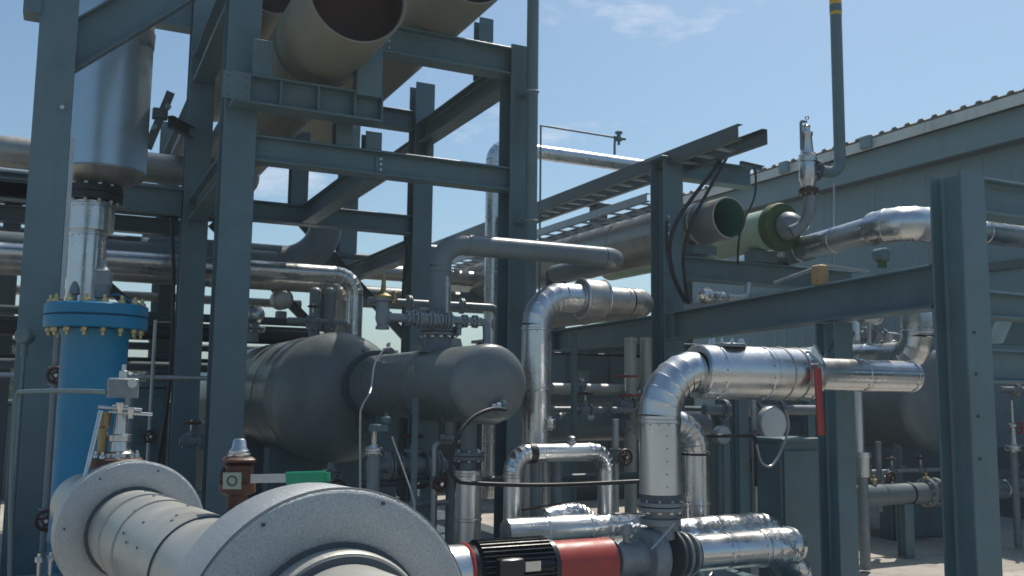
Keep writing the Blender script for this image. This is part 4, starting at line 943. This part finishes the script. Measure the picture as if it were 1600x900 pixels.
# ================================================================== right background: tank, cross pipe, valve post
q = onY(1465, 626, 7.6)
rt_ = thing('round_tank', 'big grey round ended tank behind the right column', 'tank', (q.x, 8.4, .05))
obj('shell', MB().lathe((q.x, 7.6, q.z + .0), Y_, [(-.16 * cos(pi / 2 * i / 8), max(.001, .58 * sin(pi / 2 * i / 8))) for i in range(9)] + [(.02, .585), (.05, .585), (.06, .58), (3.2, .58)], 56), GREYP, rt_)
obj('saddle', MB().bbox((q.x, 8.0, .3), .9, .2, .52, .01), STEEL, rt_); obj('saddle', MB().bbox((q.x, 9.9, .3), .9, .2, .52, .01), STEEL, rt_)
obj('outlet', MB().lathe((q.x - .22, 8.0, q.z - .45), -Z_, [(0, .07), (.3, .07), (.3, .12), (.34, .12), (.35, .05), (.6, .05)], 20), CAST, rt_)
yx = 7.0; zx = onY(1400, 772, yx).z
xp_ = thing('cross_pipe', 'low dark grey cross pipe with a ribbed flange joint left of the right column', 'pipe', (onY(1400, 772, yx).x, yx, .05))
obj('pipe', MB().tube((onY(1332, 772, yx).x, yx, zx), (onY(1460, 775, yx).x, yx, zx), .105, n=32), GREYP, xp_)
obj('weld_ring', MB().ring((onY(1378, 772, yx).x, yx, zx), X_, .105, .006, 30, 6), GREYP, xp_)
for px in (1448, 1460): flange(xp_, (onY(px, 774, yx).x, yx, zx), X_, .15, .02, 10, CAST)
clad_sheets(xp_, (onY(1466, 775, yx).x, yx, zx), (onY(1620, 780, yx).x, yx, zx), .1, CLAD, .5)
obj('support', MB().ibeam((onY(1415, 830, yx).x, yx, .04), (onY(1415, 830, yx).x, yx, zx - .1), .12, .12, .01, .008, up=Y_), STEEL, xp_)
obj('strap', MB().ring((onY(1420, 772, yx).x, yx, zx), X_, .107, .012, 30, 6), BLACK, xp_)
for px in (1365, 1447):
    x = onY(px, 740, yx).x
    obj('vent_cock', MB().lathe((x, yx, zx + .09), Z_, [(0, .025), (.04, .025), (.045, .035), (.07, .035), (.075, .012), (.11, .012)], 12), BRASS, xp_)
yk = 6.6; xk = onY(1341, 680, yk).x
ls = thing('slim_lagged_riser', 'slim pale lagged riser between the dark column and the round tank', 'pipe', (xk, yk, .05))
clad_sheets(ls, (xk, yk, onY(1341, 706, yk).z), (xk, yk, onY(1338, 480, yk).z), .055, CLAD, .6, 24)
clad_sheets(ls, (xk + .04, yk, onY(1341, 745, yk).z), (xk + .04, yk, onY(1341, 707, yk).z), .085, CLAD, .3, 24)
obj('pipe', MB().tube((xk + .04, yk, .05), (xk + .04, yk, onY(1341, 745, yk).z), .05), CAST, ls)
# instrument cluster under the long beam
q = onB(1357, 492, .4)
ins = thing('hanging_gauge', 'pale cylindrical gauge on a thin stem under the long beam', 'gauge', q - V((0, 0, .2)))
obj('head', MB().lathe(q - X_ * .09, X_, [(0, .05), (.01, .065), (.15, .065), (.16, .075), (.18, .075)], 22), GALV, ins)
obj('stem', MB().tube(q - V((0, 0, .06)), q - V((0, 0, .42)), .016, n=10).hexa(q - V((0, 0, .3)), Z_, .03, .05), STAIN, ins)
for px, py in ((1337, 545), (1388, 535)):
    qq = onB(px, py, .5); obj('fitting', MB().lathe(qq - V((0, 0, .15)), Z_, [(0, .05), (.1, .05), (.11, .065), (.16, .065), (.17, .04), (.22, .04)], 16), GALV, ins)
single('flexible_hose', MB().sweep(smoothcurve([onY(1303, 490, 5.3), onY(1309, 505, 5.3), onY(1305, 525, 5.25), onY(1295, 545, 5.2), onY(1288, 560, 5.1)]), .012, 8), GALV, 'pale flexible hose curling above the red lever', 'hose')
single('pale_hose', MB().sweep(smoothcurve([onY(1229, 640, 5.8), onY(1232, 670, 5.8), onY(1220, 705, 5.8), onY(1205, 728, 5.8), onY(1190, 722, 5.8), onY(1182, 695, 5.8)]), .010, 8), GALV, 'thin pale hose hanging by the white panel gauges', 'hose')
# two white gauge faces on a post behind the thick pipe
DIALW = mat('dial_white', (0.66, 0.70, 0.70), 0.5, 0, .04)
def gauge_post(px, py, yy, r, label):
    c = onY(px, py, yy); t = thing('dial_gauge', label, 'gauge', (c.x, yy, .05), 'white dials behind the lagged pipe')
    obj('dial_case', MB().lathe(c, -Y_, [(-.06, r * .9), (-.05, r), (.0, r), (.012, r * .97), (.013, r * .9)], 32), GALV, t)
    obj('dial_face', MB().lathe(c, -Y_, [(.0132, r * .9), (.0142, r * .88)], 32), DIALW, t)
    obj('post', MB().tube((c.x, yy + .04, .05), (c.x, yy + .04, c.z), .03), STEEL, t)
gauge_post(1208, 662, 6.6, .155, 'large pale dial on a post right of the thick lagged pipe')
gauge_post(1130, 680, 6.4, .08, 'smaller pale dial half hidden behind a post')
q = onY(1157, 700, 6.2); single('slim_column', MB().ibeam((q.x, 6.2, .04), (q.x, 6.2, 1.75), .1, .1, .008, .006, up=Y_), STEEL, 'slim grey post standing between the two pale dials', 'post')
# dark cabinet left of the short column
q0, q1 = onY(1226, 690, 5.9), onY(1300, 690, 5.9)
cb = thing('control_cabinet', 'dark steel cabinet beside the short column under the red lever', 'cabinet', ((q0.x + q1.x) / 2 - .03, 6.1, .04))
cw = (q1.x - q0.x) - .1
obj('cabinet_body', MB().bbox((q0.x + cw / 2, 6.1, q0.z / 2 + .02), cw, .3, q0.z - .04, .01), STEEL, cb)
obj('door', MB().bbox((q0.x + cw / 2, 5.94, q0.z / 2), cw * .9, .02, q0.z - .15, .004), STEEL, cb)
obj('hood', MB().bbox((q0.x + cw / 2, 6.08, q0.z + .01), cw + .06, .38, .03, .004), STEEL, cb)
# right edge: valve post with red wheel
q = onY(1584, 700, 6.9)
vpst = thing('valve_post', 'pale spindle valve with small red wheel at the right edge', 'valve', (q.x, 6.9, .05))
obj('pipe', MB().tube((q.x, 6.9, .05), (q.x, 6.9, q.z - .02), .04), CAST, vpst)
flange(vpst, (q.x, 6.9, q.z), Z_, .09, .02, 8, STAIN)
obj('spindle', MB().lathe((q.x, 6.9, q.z + .02), Z_, [(0, .045), (.1, .035), (.2, .03), (.21, .05), (.24, .05), (.25, .02), (.5, .02)], 16), STAIN, vpst)
obj('hand_wheel', MB().ring((q.x + .07, 6.88, q.z + .22), -Y_, .06, .012, 18, 6).box((q.x + .07, 6.88, q.z + .22), .1, .012, .014).tube((q.x, 6.89, q.z + .22), (q.x + .07, 6.885, q.z + .22), .012), REDP, vpst)
q = onY(1556, 660, 6.9); single('side_post', MB().tube((q.x, 7.1, .03), (q.x, 7.1, onY(1556, 600, 7.1).z), .03), GALV, 'thin pale pole between the right column and the red wheel valve', 'post')
q = onY(1575, 520, 6.4)
mo = thing('hopper_fitting', 'dark wedge shaped fitting with a small silver pipe near the right edge', 'fitting', q - V((0, 0, .2)))
obj('wedge', MB().prism([(-.22, -.12), (.16, -.12), (.16, .12), (-.05, .12)], q + V((0, -.1, 0)), q + V((0, .1, 0)), Z_), POLE, mo)
obj('pipe', MB().tube(q + V((.12, -.12, .0)), q + V((.8, -.12, .0)), .035), CLAD, mo)
obj('flange', MB().lathe(q + V((.13, -.12, 0)), X_, [(0, .06), (.03, .06)], 18), STAIN, mo)

# ================================================================== tall lagged vent pipe beyond the middle column
Yt = 12.0
q = onY(770, 330, Yt); zh_ = onY(900, 246, Yt).z
tv = thing('tall_lagged_pipe', 'tall silver lagged pipe turning right across the sky behind the middle column', 'pipe', (q.x, Yt, .05))
run(tv, [(q.x, Yt, .2), (q.x, Yt, zh_), (q.x + 3.6, Yt, zh_)], .108, .22, CLAD, True, .8)
# thin spray rod on a mast
Yr = 11.0
m0 = onY(845, 196, Yr); m1 = onY(965, 210, Yr)
sp = thing('mast_rod', 'thin mast with a level rod and small valve against the sky', 'mast', (m0.x, Yr, m0.z - 1.5))
obj('mast', MB().tube((m0.x, Yr, 1), m0, .014, n=10), POLE, sp)
obj('rod', MB().tube(m0, (m1.x, Yr, m0.z - .01), .014, n=10), POLE, sp)
q = V((m1.x, Yr, m0.z - .01))
obj('small_valve', MB().lathe(q + V((.02, 0, -.1)), Z_, [(0, .02), (.05, .02), (.06, .05), (.1, .055), (.12, .03), (.16, .03), (.165, .055), (.19, .055)], 12).tube(q + V((-.06, 0, 0)), q + V((.13, 0, 0)), .022), POLE, sp)
obj('nozzle', MB().sweep(smoothcurve([q + V((-.04, 0, 0)), q + V((-.05, 0, -.1)), q + V((-.05, 0, -.25))]), .018, 8), POLE, sp)
# vertical grey pipe strapped to the middle column
Yz = 7.12; xz = onY(831, 200, Yz).x
vg = thing('strapped_riser', 'dark grey riser pipe strapped to the front of the middle column', 'pipe', (xz, Yz, .05))
obj('pipe', MB().tube((xz, Yz, 1.9), (xz, Yz, 7.2), .053, n=26), POLE, vg)
for py in (143, 345):
    c = onY(829, py, Yz)
    obj('pipe_clamp', MB().ring((xz, Yz, c.z), Z_, .056, .007, 26, 6), GALV, vg)
    obj('clamp_stub', MB().box((xz - .03, Yz + .1, c.z), .14, .04, .03), STEEL, vg)
obj('elbow', MB().sweep(smoothcurve([(xz, Yz, 1.95), (xz, Yz, 1.8), (xz, Yz + .05, 1.68), (xz, Yz + .25, 1.6), (xz, Yz + .6, 1.6)]), .053, 20), POLE, vg)
# pipe seen between the columns low behind: sloping valve body etc.
q = onY(935, 340, 10.8)
dv = thing('rack_bracket', 'dark boxy bracket standing on the rails below the cable ladder', 'bracket', q - V((0, 0, .2)))
obj('bracket_box', MB().bbox(q, .18, .2, .3, .01), RACK, dv); obj('bracket_top', MB().bbox(q + V((0, 0, .17)), .3, .2, .04, .006), RACK, dv)
# ================================================================== background: pipe rack, horizontal pipes, enclosures, trees
YK = 11.2
def xp(px, py, y): return onY(px, py, y).x
rk = thing('pipe_rack', 'dark pipe rack of slim posts and cross beams behind the left columns', 'pipe rack', (0, 12, 0))
for px in (8, 258, 505, 640):
    x = xp(px, 500, 12.4); obj('rack_post', MB().ibeam((x, 12.4, .03), (x, 12.4, 3.9), .18, .18, .012, .009, up=Y_), RACK, rk)
for py0, px0, h, xe in ((318, 150, .18, 360), (352, 220, .2, 275), (518, 300, .2, 520), (560, 100, .07, 400)):
    z = onY(px0, py0, 12.25).z
    obj('rack_beam', MB().ibeam((xp(-60, 500, 12.25), 12.25, z), (xp(xe, 500, 12.25), 12.25, z), h, .16), RACK, rk)
for px in (60, 330, 470):
    x = xp(px, 330, 12.4); obj('rack_brace', MB().chan((x, 12.35, onY(px, 350, 12.4).z), (x + 1.5, 12.35, onY(px, 520, 12.4).z), .12, .06, .008), RACK, rk)
def hp(label, px0, px1, py, y, r, m_, clad=False, cap=False, name='rack_pipe', tail=None):
    """one long level pipe along X"""
    z = onY(200, py, y).z; x0, x1 = xp(px0, py, y), xp(px1, py, y)
    t = thing(name, label, 'pipe', ((x0 + x1) / 2, y, z), 'level pipes on the rack')
    pts = [V((x0, y, z)), V((x1, y, z))]
    if tail: pts += [V((x1, y, z)) + V(tail)]
    run(t, pts, r, r * 2.4, m_, clad, 1.4, 26)
    if cap: obj('end_cap', MB().ball((x1, y, z), r * 1.01, X_, .6, 24), m_, t)
    return t
hp('fat beige lagged pipe with rounded end just below the tank', -80, 392, 258, 11.2, .172, DULL, True, True)
hp('thin painted pipe lit along its top below the fat beige one', -80, 345, 290, 11.6, .055, GREYP)
hp('dark pipe under the thin lit one behind the drop pipe', -80, 330, 312, 11.8, .08, RACK)
hp('fat grey pipe crossing behind the drop pipe above the blue lid', -80, 432, 398, 11.3, .16, GREYP)
hp('silver pipe bending down beside the large dark vessel', -80, 556, 407, 10.6, .098, CLAD, True, tail=(0, 0, -2.4))
hp('dull beige pipe tucked under the silver bending pipe', -80, 535, 428, 10.95, .09, DULL, True, tail=(0, 0, -2.0))
hp('thin pipe level with the blue vessel lid', -80, 520, 492, 11.6, .05, RACK)
hp('black pipe below the blue vessel lid', -80, 505, 518, 11.2, .09, BLACK)
hp('thin pale pipe low behind the blue vessel', -80, 330, 589, 9.3, .022, GALV)
hp('slim grey pipe across the lowest gaps left of the vessel', -80, 480, 572, 12.0, .06, RACK)
hp('dull pipe seen through the gap under the lowest back beam', 480, 770, 398, 13.6, .12, DULL, True)
hp('second dull pipe below it between the middle columns', 540, 780, 442, 13.8, .17, GREYP)
hp('dull lagged pipe crossing behind the arch loop at drum height', 846, 1100, 668, 8.2, .15, GREYP, False)
hp('painted pipe above the pale crossing one right of the riser', 850, 1060, 612, 8.8, .12, GREYP)
hp('grey pipe beyond the cable ladder above the open pipe', 660, 905, 352, 14.5, .10, GREYP)
hp('low dark pipe running behind the arch loop legs', 560, 1010, 768, 6.9, .03, RACK)
hp('thin dark pipe just under the back row beam', -80, 640, 374, 12.9, .05, RACK)
hp('dull lagged pipe low behind the bending silver pipe', -80, 470, 462, 12.9, .06, DULL, True)
hp('slim dark pipe level with the vessel top behind the columns', -80, 620, 540, 12.9, .05, RACK)
# big bend rising behind the back beam
be = thing('big_pipe_bend', 'big grey pipe bend sweeping up behind the lowest back beam', 'pipe', (1.6, 11.6, 2.5))
q = onY(508, 395, 11.7)
run(be, [(q.x - 2.2, 11.7, onY(420, 408, 11.7).z), (q.x, 11.7, onY(420, 408, 11.7).z), (q.x, 11.7, 4.1)], .21, .55, GREYP, n=32)
# small risers on the rack
for px, lab in ((492, 'short grey riser left of the silver bend'), (516, 'second short riser touching the silver bend')):
    q = onY(px, 480, 10.2); t = thing('short_riser', lab + ' above the large vessel', 'pipe', (q.x, 10.2, q.z - .3), 'short risers above the vessel')
    obj('pipe', MB().tube((q.x, 10.2, q.z - .5), (q.x, 10.2, q.z + .17), .062), GREYP, t)
    obj('top_cap', MB().ball((q.x, 10.2, q.z + .17), .068, Z_, .8, 18), CAST, t)
    flange(t, (q.x, 10.2, q.z - .22), Z_, .09, .02, 6, CAST)
q = onY(397, 492, 10.6); sb = thing('bright_dome', 'small bright domed fitting above the black pipe', 'fitting', q - V((0, 0, .12)))
obj('dome', MB().ball(q, .12, Z_, .9, 22), STAIN, sb); obj('neck', MB().tube(q - V((0, 0, .3)), q, .06), CAST, sb); flange(sb, q - V((0, 0, .16)), Z_, .13, .02, 8, CAST)
q = onY(440, 468, 11.0); sb = thing('hanging_pump_head', 'round beige casting hung under the dull beige pipe', 'fitting', q - V((0, 0, .2)))
obj('casting', MB().lathe(q + V((0, -.1, 0)), Y_, [(0, .08), (.01, .11), (.03, .125), (.2, .12)], 26), DULL, sb); obj('foot', MB().bbox(q - V((0, 0, .18)), .12, .1, .08, .01), CAST, sb)
obj('hanger', MB().box(q + V((0, .03, .22)), .05, .05, .2), CAST, sb)
# knife thin verticals / hangers between the columns
for px, py0, py1, y, lab in ((633, 370, 480, 9.6, 'black vertical cable beside the back column'), (268, 340, 720, 9.7, 'black vertical cable along the left back column')):
    a, b = onY(px, py0, y), onY(px, py1, y)
    single('hanging_cable', MB().sweep(smoothcurve([a, a.lerp(b, .3) + V((.02, 0, 0)), a.lerp(b, .7) - V((.02, 0, 0)), V((a.x, y, b.z))]), .018, 8), BLACK, lab, 'cable')
# green gauge valves right behind
for px, py, lab in ((977, 588, 'upper red hand wheel valve behind the riser'), (985, 618, 'lower red hand wheel valve behind the riser')):
    q = onY(px, py, 7.8); t = thing('hand_wheel_valve', lab, 'valve', q - V((0, 0, .3)), 'red hand wheel valves')
    gate_valve(t, q - V((0, 0, .28)), X_, Z_, .055, .12, CAST, REDP, .16)
q = onY(912, 588, 8.6); single('warning_plate', MB().box(q, .12, .02, .11), TAG, 'small pale square plate behind the arch loop riser', 'plate')
for px, lab in ((985, 'left'), (1010, 'right')):
    q = onY(px, 560, 8.0); t = thing('twin_riser', f'{lab} of two pale vertical pipes below the middle column', 'pipe', (q.x, 8.0, .05), 'pale twin risers')
    clad_sheets(t, (q.x, 8.0, .1), (q.x, 8.0, onY(px, 528, 8.0).z), .062, WHITES, .7, 22)
# dark equipment boxes closing the view low behind
def enclosure(px0, px1, py, y, d, m_, label, nd=3):
    a, b = onY(px0, py, y), onY(px1, py, y); w = b.x - a.x
    t = thing('equipment_enclosure', label, 'cabinet', (a.x + w / 2, y + d / 2, .03), 'steel equipment enclosures')
    z = a.z
    obj('housing', MB().bbox((a.x + w / 2, y + d / 2, z / 2), w, d, z - .06, .02), m_, t)
    obj('roof', MB().bbox((a.x + w / 2, y + d / 2, z + .0), w + .1, d + .1, .05, .01), m_, t)
    for i in range(nd):
        dw = w / nd; c = V((a.x + dw * (i + .5), y - .012, z / 2))
        dr = obj('door_panel', MB().bbox(c, dw - .05, .024, z - .25, .006), m_, t)
        obj('handle', MB().box(c + V((dw * .36, -.025, .1)), .02, .03, .16), BLACK, dr)
        for k in range(4): obj('louvre', MB().box(c + V((0, -.018, z * .22 - .045 * k)), dw * .5, .015, .02, Matrix.Rotation(.5, 3, 'X')), m_, dr)
enclosure(205, 262, 600, 10.6, .8, STEEL, 'blue grey cabinet between the left back columns', 1)
enclosure(-60, 330, 628, 15.5, 1.5, RACK, 'long low dark enclosure beyond the left rack', 6)
enclosure(560, 860, 606, 14.6, 1.6, RACK, 'long dark enclosure beyond the large vessel', 5)
enclosure(800, 1085, 528, 12.6, 1.4, RACK, 'tall dark enclosure behind the arch loop and riser', 4)
enclosure(1100, 1330, 640, 8.9, 1.2, RACK, 'dark enclosure behind the thick lagged elbow', 3)
# skid under the kettle vessel and pipe stand
ks = thing('vessel_skid', 'dark steel skid beams below the large dark vessel', 'skid', (XSh, 9, .03))
for xx in (XSh - .55, XSh + .55): obj('skid_beam', MB().ibeam((xx, 6.8, .2), (xx, 13, .2), .32, .18), STEEL, ks)
for yy in (6.8, 8.4, 10, 11.8): obj('skid_beam', MB().ibeam((XSh - .46, yy, .2), (XSh + .46, yy, .2), .26, .15), STEEL, ks)
obj('deck_or_shade_sheet', MB().box((XSh + .1, 8.4, .375), 2.7, 6.2, .012), RACK, ks)  # dark sheet added in place of the shade on the ground here
fsk = thing('front_skid', 'dark steel kerb beam across the lower left corner', 'skid', (XA, 6.0, .03))
obj('skid_beam', MB().ibeam((XA - 3, 6.2, .3), (XB + .6, 6.2, .3), .5, .25), STEEL, fsk)
obj('skid_beam', MB().ibeam((XB + .3, 6.33, .3), (XB + .3, 11, .3), .4, .2), STEEL, fsk)
for px, py, lab in ((62, 870, 'left silver bolt cap on the lower left kerb beam'), (80, 868, 'right silver bolt cap on the lower left kerb beam')):
    q = onY(px, py, 6.15); single('anchor_bolt', MB().tube((q.x, 6.15, .3), (q.x, 6.15, q.z + .02), .012).hexa((q.x, 6.15, q.z - .03), Z_, .024, .03), STAIN, lab, 'bolt')

# trees on the far left and beyond the plant
def tree(x, y, h, label, seed):
    rnd = random.Random(seed); t = thing('tree', label, 'tree', (x, y, 0), 'trees beyond the plant')
    mb = MB().sweep([(x, y, 0), (x + .1, y, h * .3), (x, y + .1, h * .6), (x + .05, y, h * .85)], [.22, .16, .11, .04], 8)
    for i in range(7):
        a = rnd.random() * 6.28; z0 = h * rnd.uniform(.25, .6); l = h * rnd.uniform(.2, .35)
        mb.sweep([(x, y, z0), (x + cos(a) * l * .5, y + sin(a) * l * .5, z0 + l * .35), (x + cos(a) * l, y + sin(a) * l, z0 + l * .8)], [.07, .05, .02], 5)
    obj('trunk', mb, BARK, t)
    cl = MB(); cs = [(rnd.gauss(0, h * .17), rnd.gauss(0, h * .17), h * rnd.uniform(.38, 1.0), h * rnd.uniform(.08, .17)) for _ in range(26)]
    for cx, cy, cz, cr_ in cs:
        for _ in range(95):
            d = V((rnd.gauss(0, 1), rnd.gauss(0, 1), rnd.gauss(0, .8))); d.normalize(); p = V((x + cx, y + cy, cz)) + d * cr_ * rnd.uniform(.6, 1.1)
            u = V((rnd.gauss(0, 1), rnd.gauss(0, 1), rnd.gauss(0, 1))).normalized(); w = u.cross(d).normalized(); s = rnd.uniform(.06, .13)
            cl.add([p - u * s, p + w * s * .6, p + u * s, p - w * s * .6], [(0, 1, 2, 3)])
    o = obj('crown', cl, LEAF, t, smooth=False)
for i, (px, y, h, lab) in enumerate(((-20, 40, 3.2, 'leafy green tree at the far left edge'), (18, 46, 3.4, 'rounder green tree just left of the left column'), (120, 52, 2.9, 'low green tree seen behind the blue vessel'),
        (235, 48, 2.8, 'low bushy tree right of the blue vessel'), (330, 55, 3.0, 'distant bushy tree left of the dark vessel'), (460, 60, 3.1, 'distant tree hidden behind the large vessel'), (700, 58, 3.2, 'distant tree behind the grey riser pipe'))):
    q = onY(px, 600, y); tree(q.x, y, h, lab, i + 3)

# ================================================================== small bore lines, valves and posts filling the gaps
def small_line(label, pts, r, m_, valves=(), flanges=(), name='small_pipe', wheel=DKRED):
    """pts are (px, py, Y) places; valves (index of leg, fraction, up vector, wheel radius)"""
    P = [onY(*q) for q in pts]
    for i in range(1, len(P)):                                # keep every leg square to the plant grid
        d = P[i] - P[i - 1]; k = max(range(3), key=lambda a: abs(d[a])); q = P[i - 1].copy(); q[k] = P[i][k]; P[i] = q
    t = thing(name, label, 'pipe', P[0])
    run(t, P, r, r * 2.6, m_, n=18)
    for leg, fr, up, hw in valves:
        a, b = P[leg], P[leg + 1]; gate_valve(t, a.lerp(b, fr), b - a, up, r * 1.25, hw, CAST, wheel, .07)
    for leg, fr in flanges:
        a, b = P[leg], P[leg + 1]; flange(t, a.lerp(b, fr), b - a, r * 2.0, r * .35, 6, CAST)
    return t
small_line('grey flanged line low under the drum with two flange pairs', [(575, 728, 6.9), (708, 728, 6.9), (708, 850, 6.9)], .055, CAST, [(0, .52, Z_, .07)], [(0, .25), (0, .8)])
small_line('thin grey line rising left of the stout lagged upright', [(676, 850, 6.5), (676, 690, 6.5), (720, 690, 6.5)], .022, GALV, [(0, .6, -Y_, .05)])
small_line('thin grey line crossing low in front of the vessel saddle', [(540, 792, 6.6), (700, 792, 6.6)], .02, CAST, [(0, .7, Z_, .05)])
small_line('small dark drain line under the big vessel', [(520, 722, 8.2), (520, 800, 8.2)], .045, CAST, [(0, .5, -Y_, .07)], [(0, .2)])
small_line('dark bracket pipe standing behind the riser elbow', [(897, 520, 7.6), (897, 830, 7.6)], .03, POLE)
small_line('pale beige level line behind the red hand wheels', [(862, 607, 8.1), (1000, 607, 8.1), (1000, 560, 8.1)], .055, WHITES, [], [(0, .3)])
small_line('thin blue grey line behind the arch loop at mid height', [(850, 640, 7.7), (990, 640, 7.7)], .03, CAST, [(0, .45, Z_, .07)], [(0, .7)])
small_line('short valve line left of the thick lagged elbow', [(962, 800, 6.6), (962, 655, 6.6)], .028, GALV, [(0, .6, -Y_, .06)])
small_line('blue grey line behind the pale dials', [(1100, 640, 7.2), (1290, 640, 7.2)], .05, CAST, [(0, .35, Z_, .08)], [(0, .15), (0, .6)])
small_line('thin drop line between the dial posts and the cabinet', [(1176, 560, 6.9), (1176, 830, 6.9)], .025, GALV, [(0, .45, -Y_, .06)])
small_line('black conduit level under the pale dials', [(1064, 682, 6.0), (1180, 682, 6.0), (1180, 760, 6.0)], .014, BLACK)
small_line('dark square run of pipe under the long beam near the drop', [(1330, 522, 6.6), (1410, 522, 6.6), (1410, 600, 6.6)], .04, CAST, [(0, .5, Z_, .06)], [(0, .25)])
small_line('grey line beside the slim lagged riser', [(1372, 690, 7.2), (1372, 800, 7.2)], .03, CAST, [(0, .5, -Y_, .06)])
small_line('thin level line under the round tank', [(1340, 738, 7.4), (1470, 738, 7.4)], .022, GALV, [(0, .4, Z_, .045), (0, .75, Z_, .045)])
small_line('small valve line between the left back column and second column', [(280, 690, 9.0), (325, 690, 9.0), (325, 640, 9.0)], .035, CAST, [(0, .4, Z_, .07)], [(0, .75)])
small_line('thin pale drop line right of the blue vessel', [(243, 500, 9.2), (243, 760, 9.2)], .016, GALV, [(0, .7, -Y_, .05)])
small_line('slim upright line at the left column edge behind the blue vessel', [(92, 520, 7.0), (92, 860, 7.0)], .03, CAST, [(0, .2, -Y_, .05), (0, .85, -Y_, .06)])
small_line('grey line above the long vessel between short risers and bend', [(450, 500, 9.6), (545, 500, 9.6), (545, 540, 9.6)], .03, CAST, [(0, .4, Z_, .05)], [(0, .7)])
small_line('dark teal line level behind the valve row', [(575, 470, 8.6), (780, 470, 8.6), (780, 560, 8.6)], .04, GREYP, [], [(0, .3), (0, .7)])
small_line('thin conduit running along under the long beam', [(866, 552, 8.4), (1010, 552, 8.4)], .014, BLACK)
small_line('grey pipe right of the right column at waist height', [(1562, 610, 6.4), (1640, 610, 6.4)], .04, CLAD, [], [(0, .3)])
small_line('dark level pipe near the ground at the right edge', [(1560, 745, 8.6), (1680, 745, 8.6)], .09, CAST, [], [(0, .3)])
# dark steel posts carrying the small lines
for px, y, top, lab in ((880, 7.2, 700, 'slim post behind the arch loop'), (1128, 7.4, 600, 'slim post left of the large pale dial'),
        (1262, 7.6, 600, 'slim post behind the cabinet'), (1395, 7.9, 700, 'slim post below the round tank'), (1010, 6.9, 700, 'slim post behind the thick pipe leg')):
    q = onY(px, top, y); single('pipe_post', MB().ibeam((q.x, y, .03), (q.x, y, q.z), .1, .1, .008, .006, up=Y_), STEEL, lab, 'post', 'slim pipe posts')

# ================================================================== thin air over the plant
hz = MB().box((0, 200, 4.0), 840, 840, 10.0)
hb = obj('haze', hz, MATS['black_rubber'], None, smooth=False); hb.data.materials.clear(); hb['kind'] = 'stuff'
hm = bpy.data.materials.new('air'); hm.use_nodes = True; t = hm.node_tree; t.nodes.clear()
o_ = t.nodes.new('ShaderNodeOutputMaterial'); vol = t.nodes.new('ShaderNodeVolumePrincipled')
vol.inputs['Color'].default_value = (0.78, 0.90, 0.97, 1); vol.inputs['Density'].default_value = 0.0025; vol.inputs['Anisotropy'].default_value = 0.2
t.links.new(vol.outputs[0], o_.inputs['Volume']); hb.data.materials.append(hm)
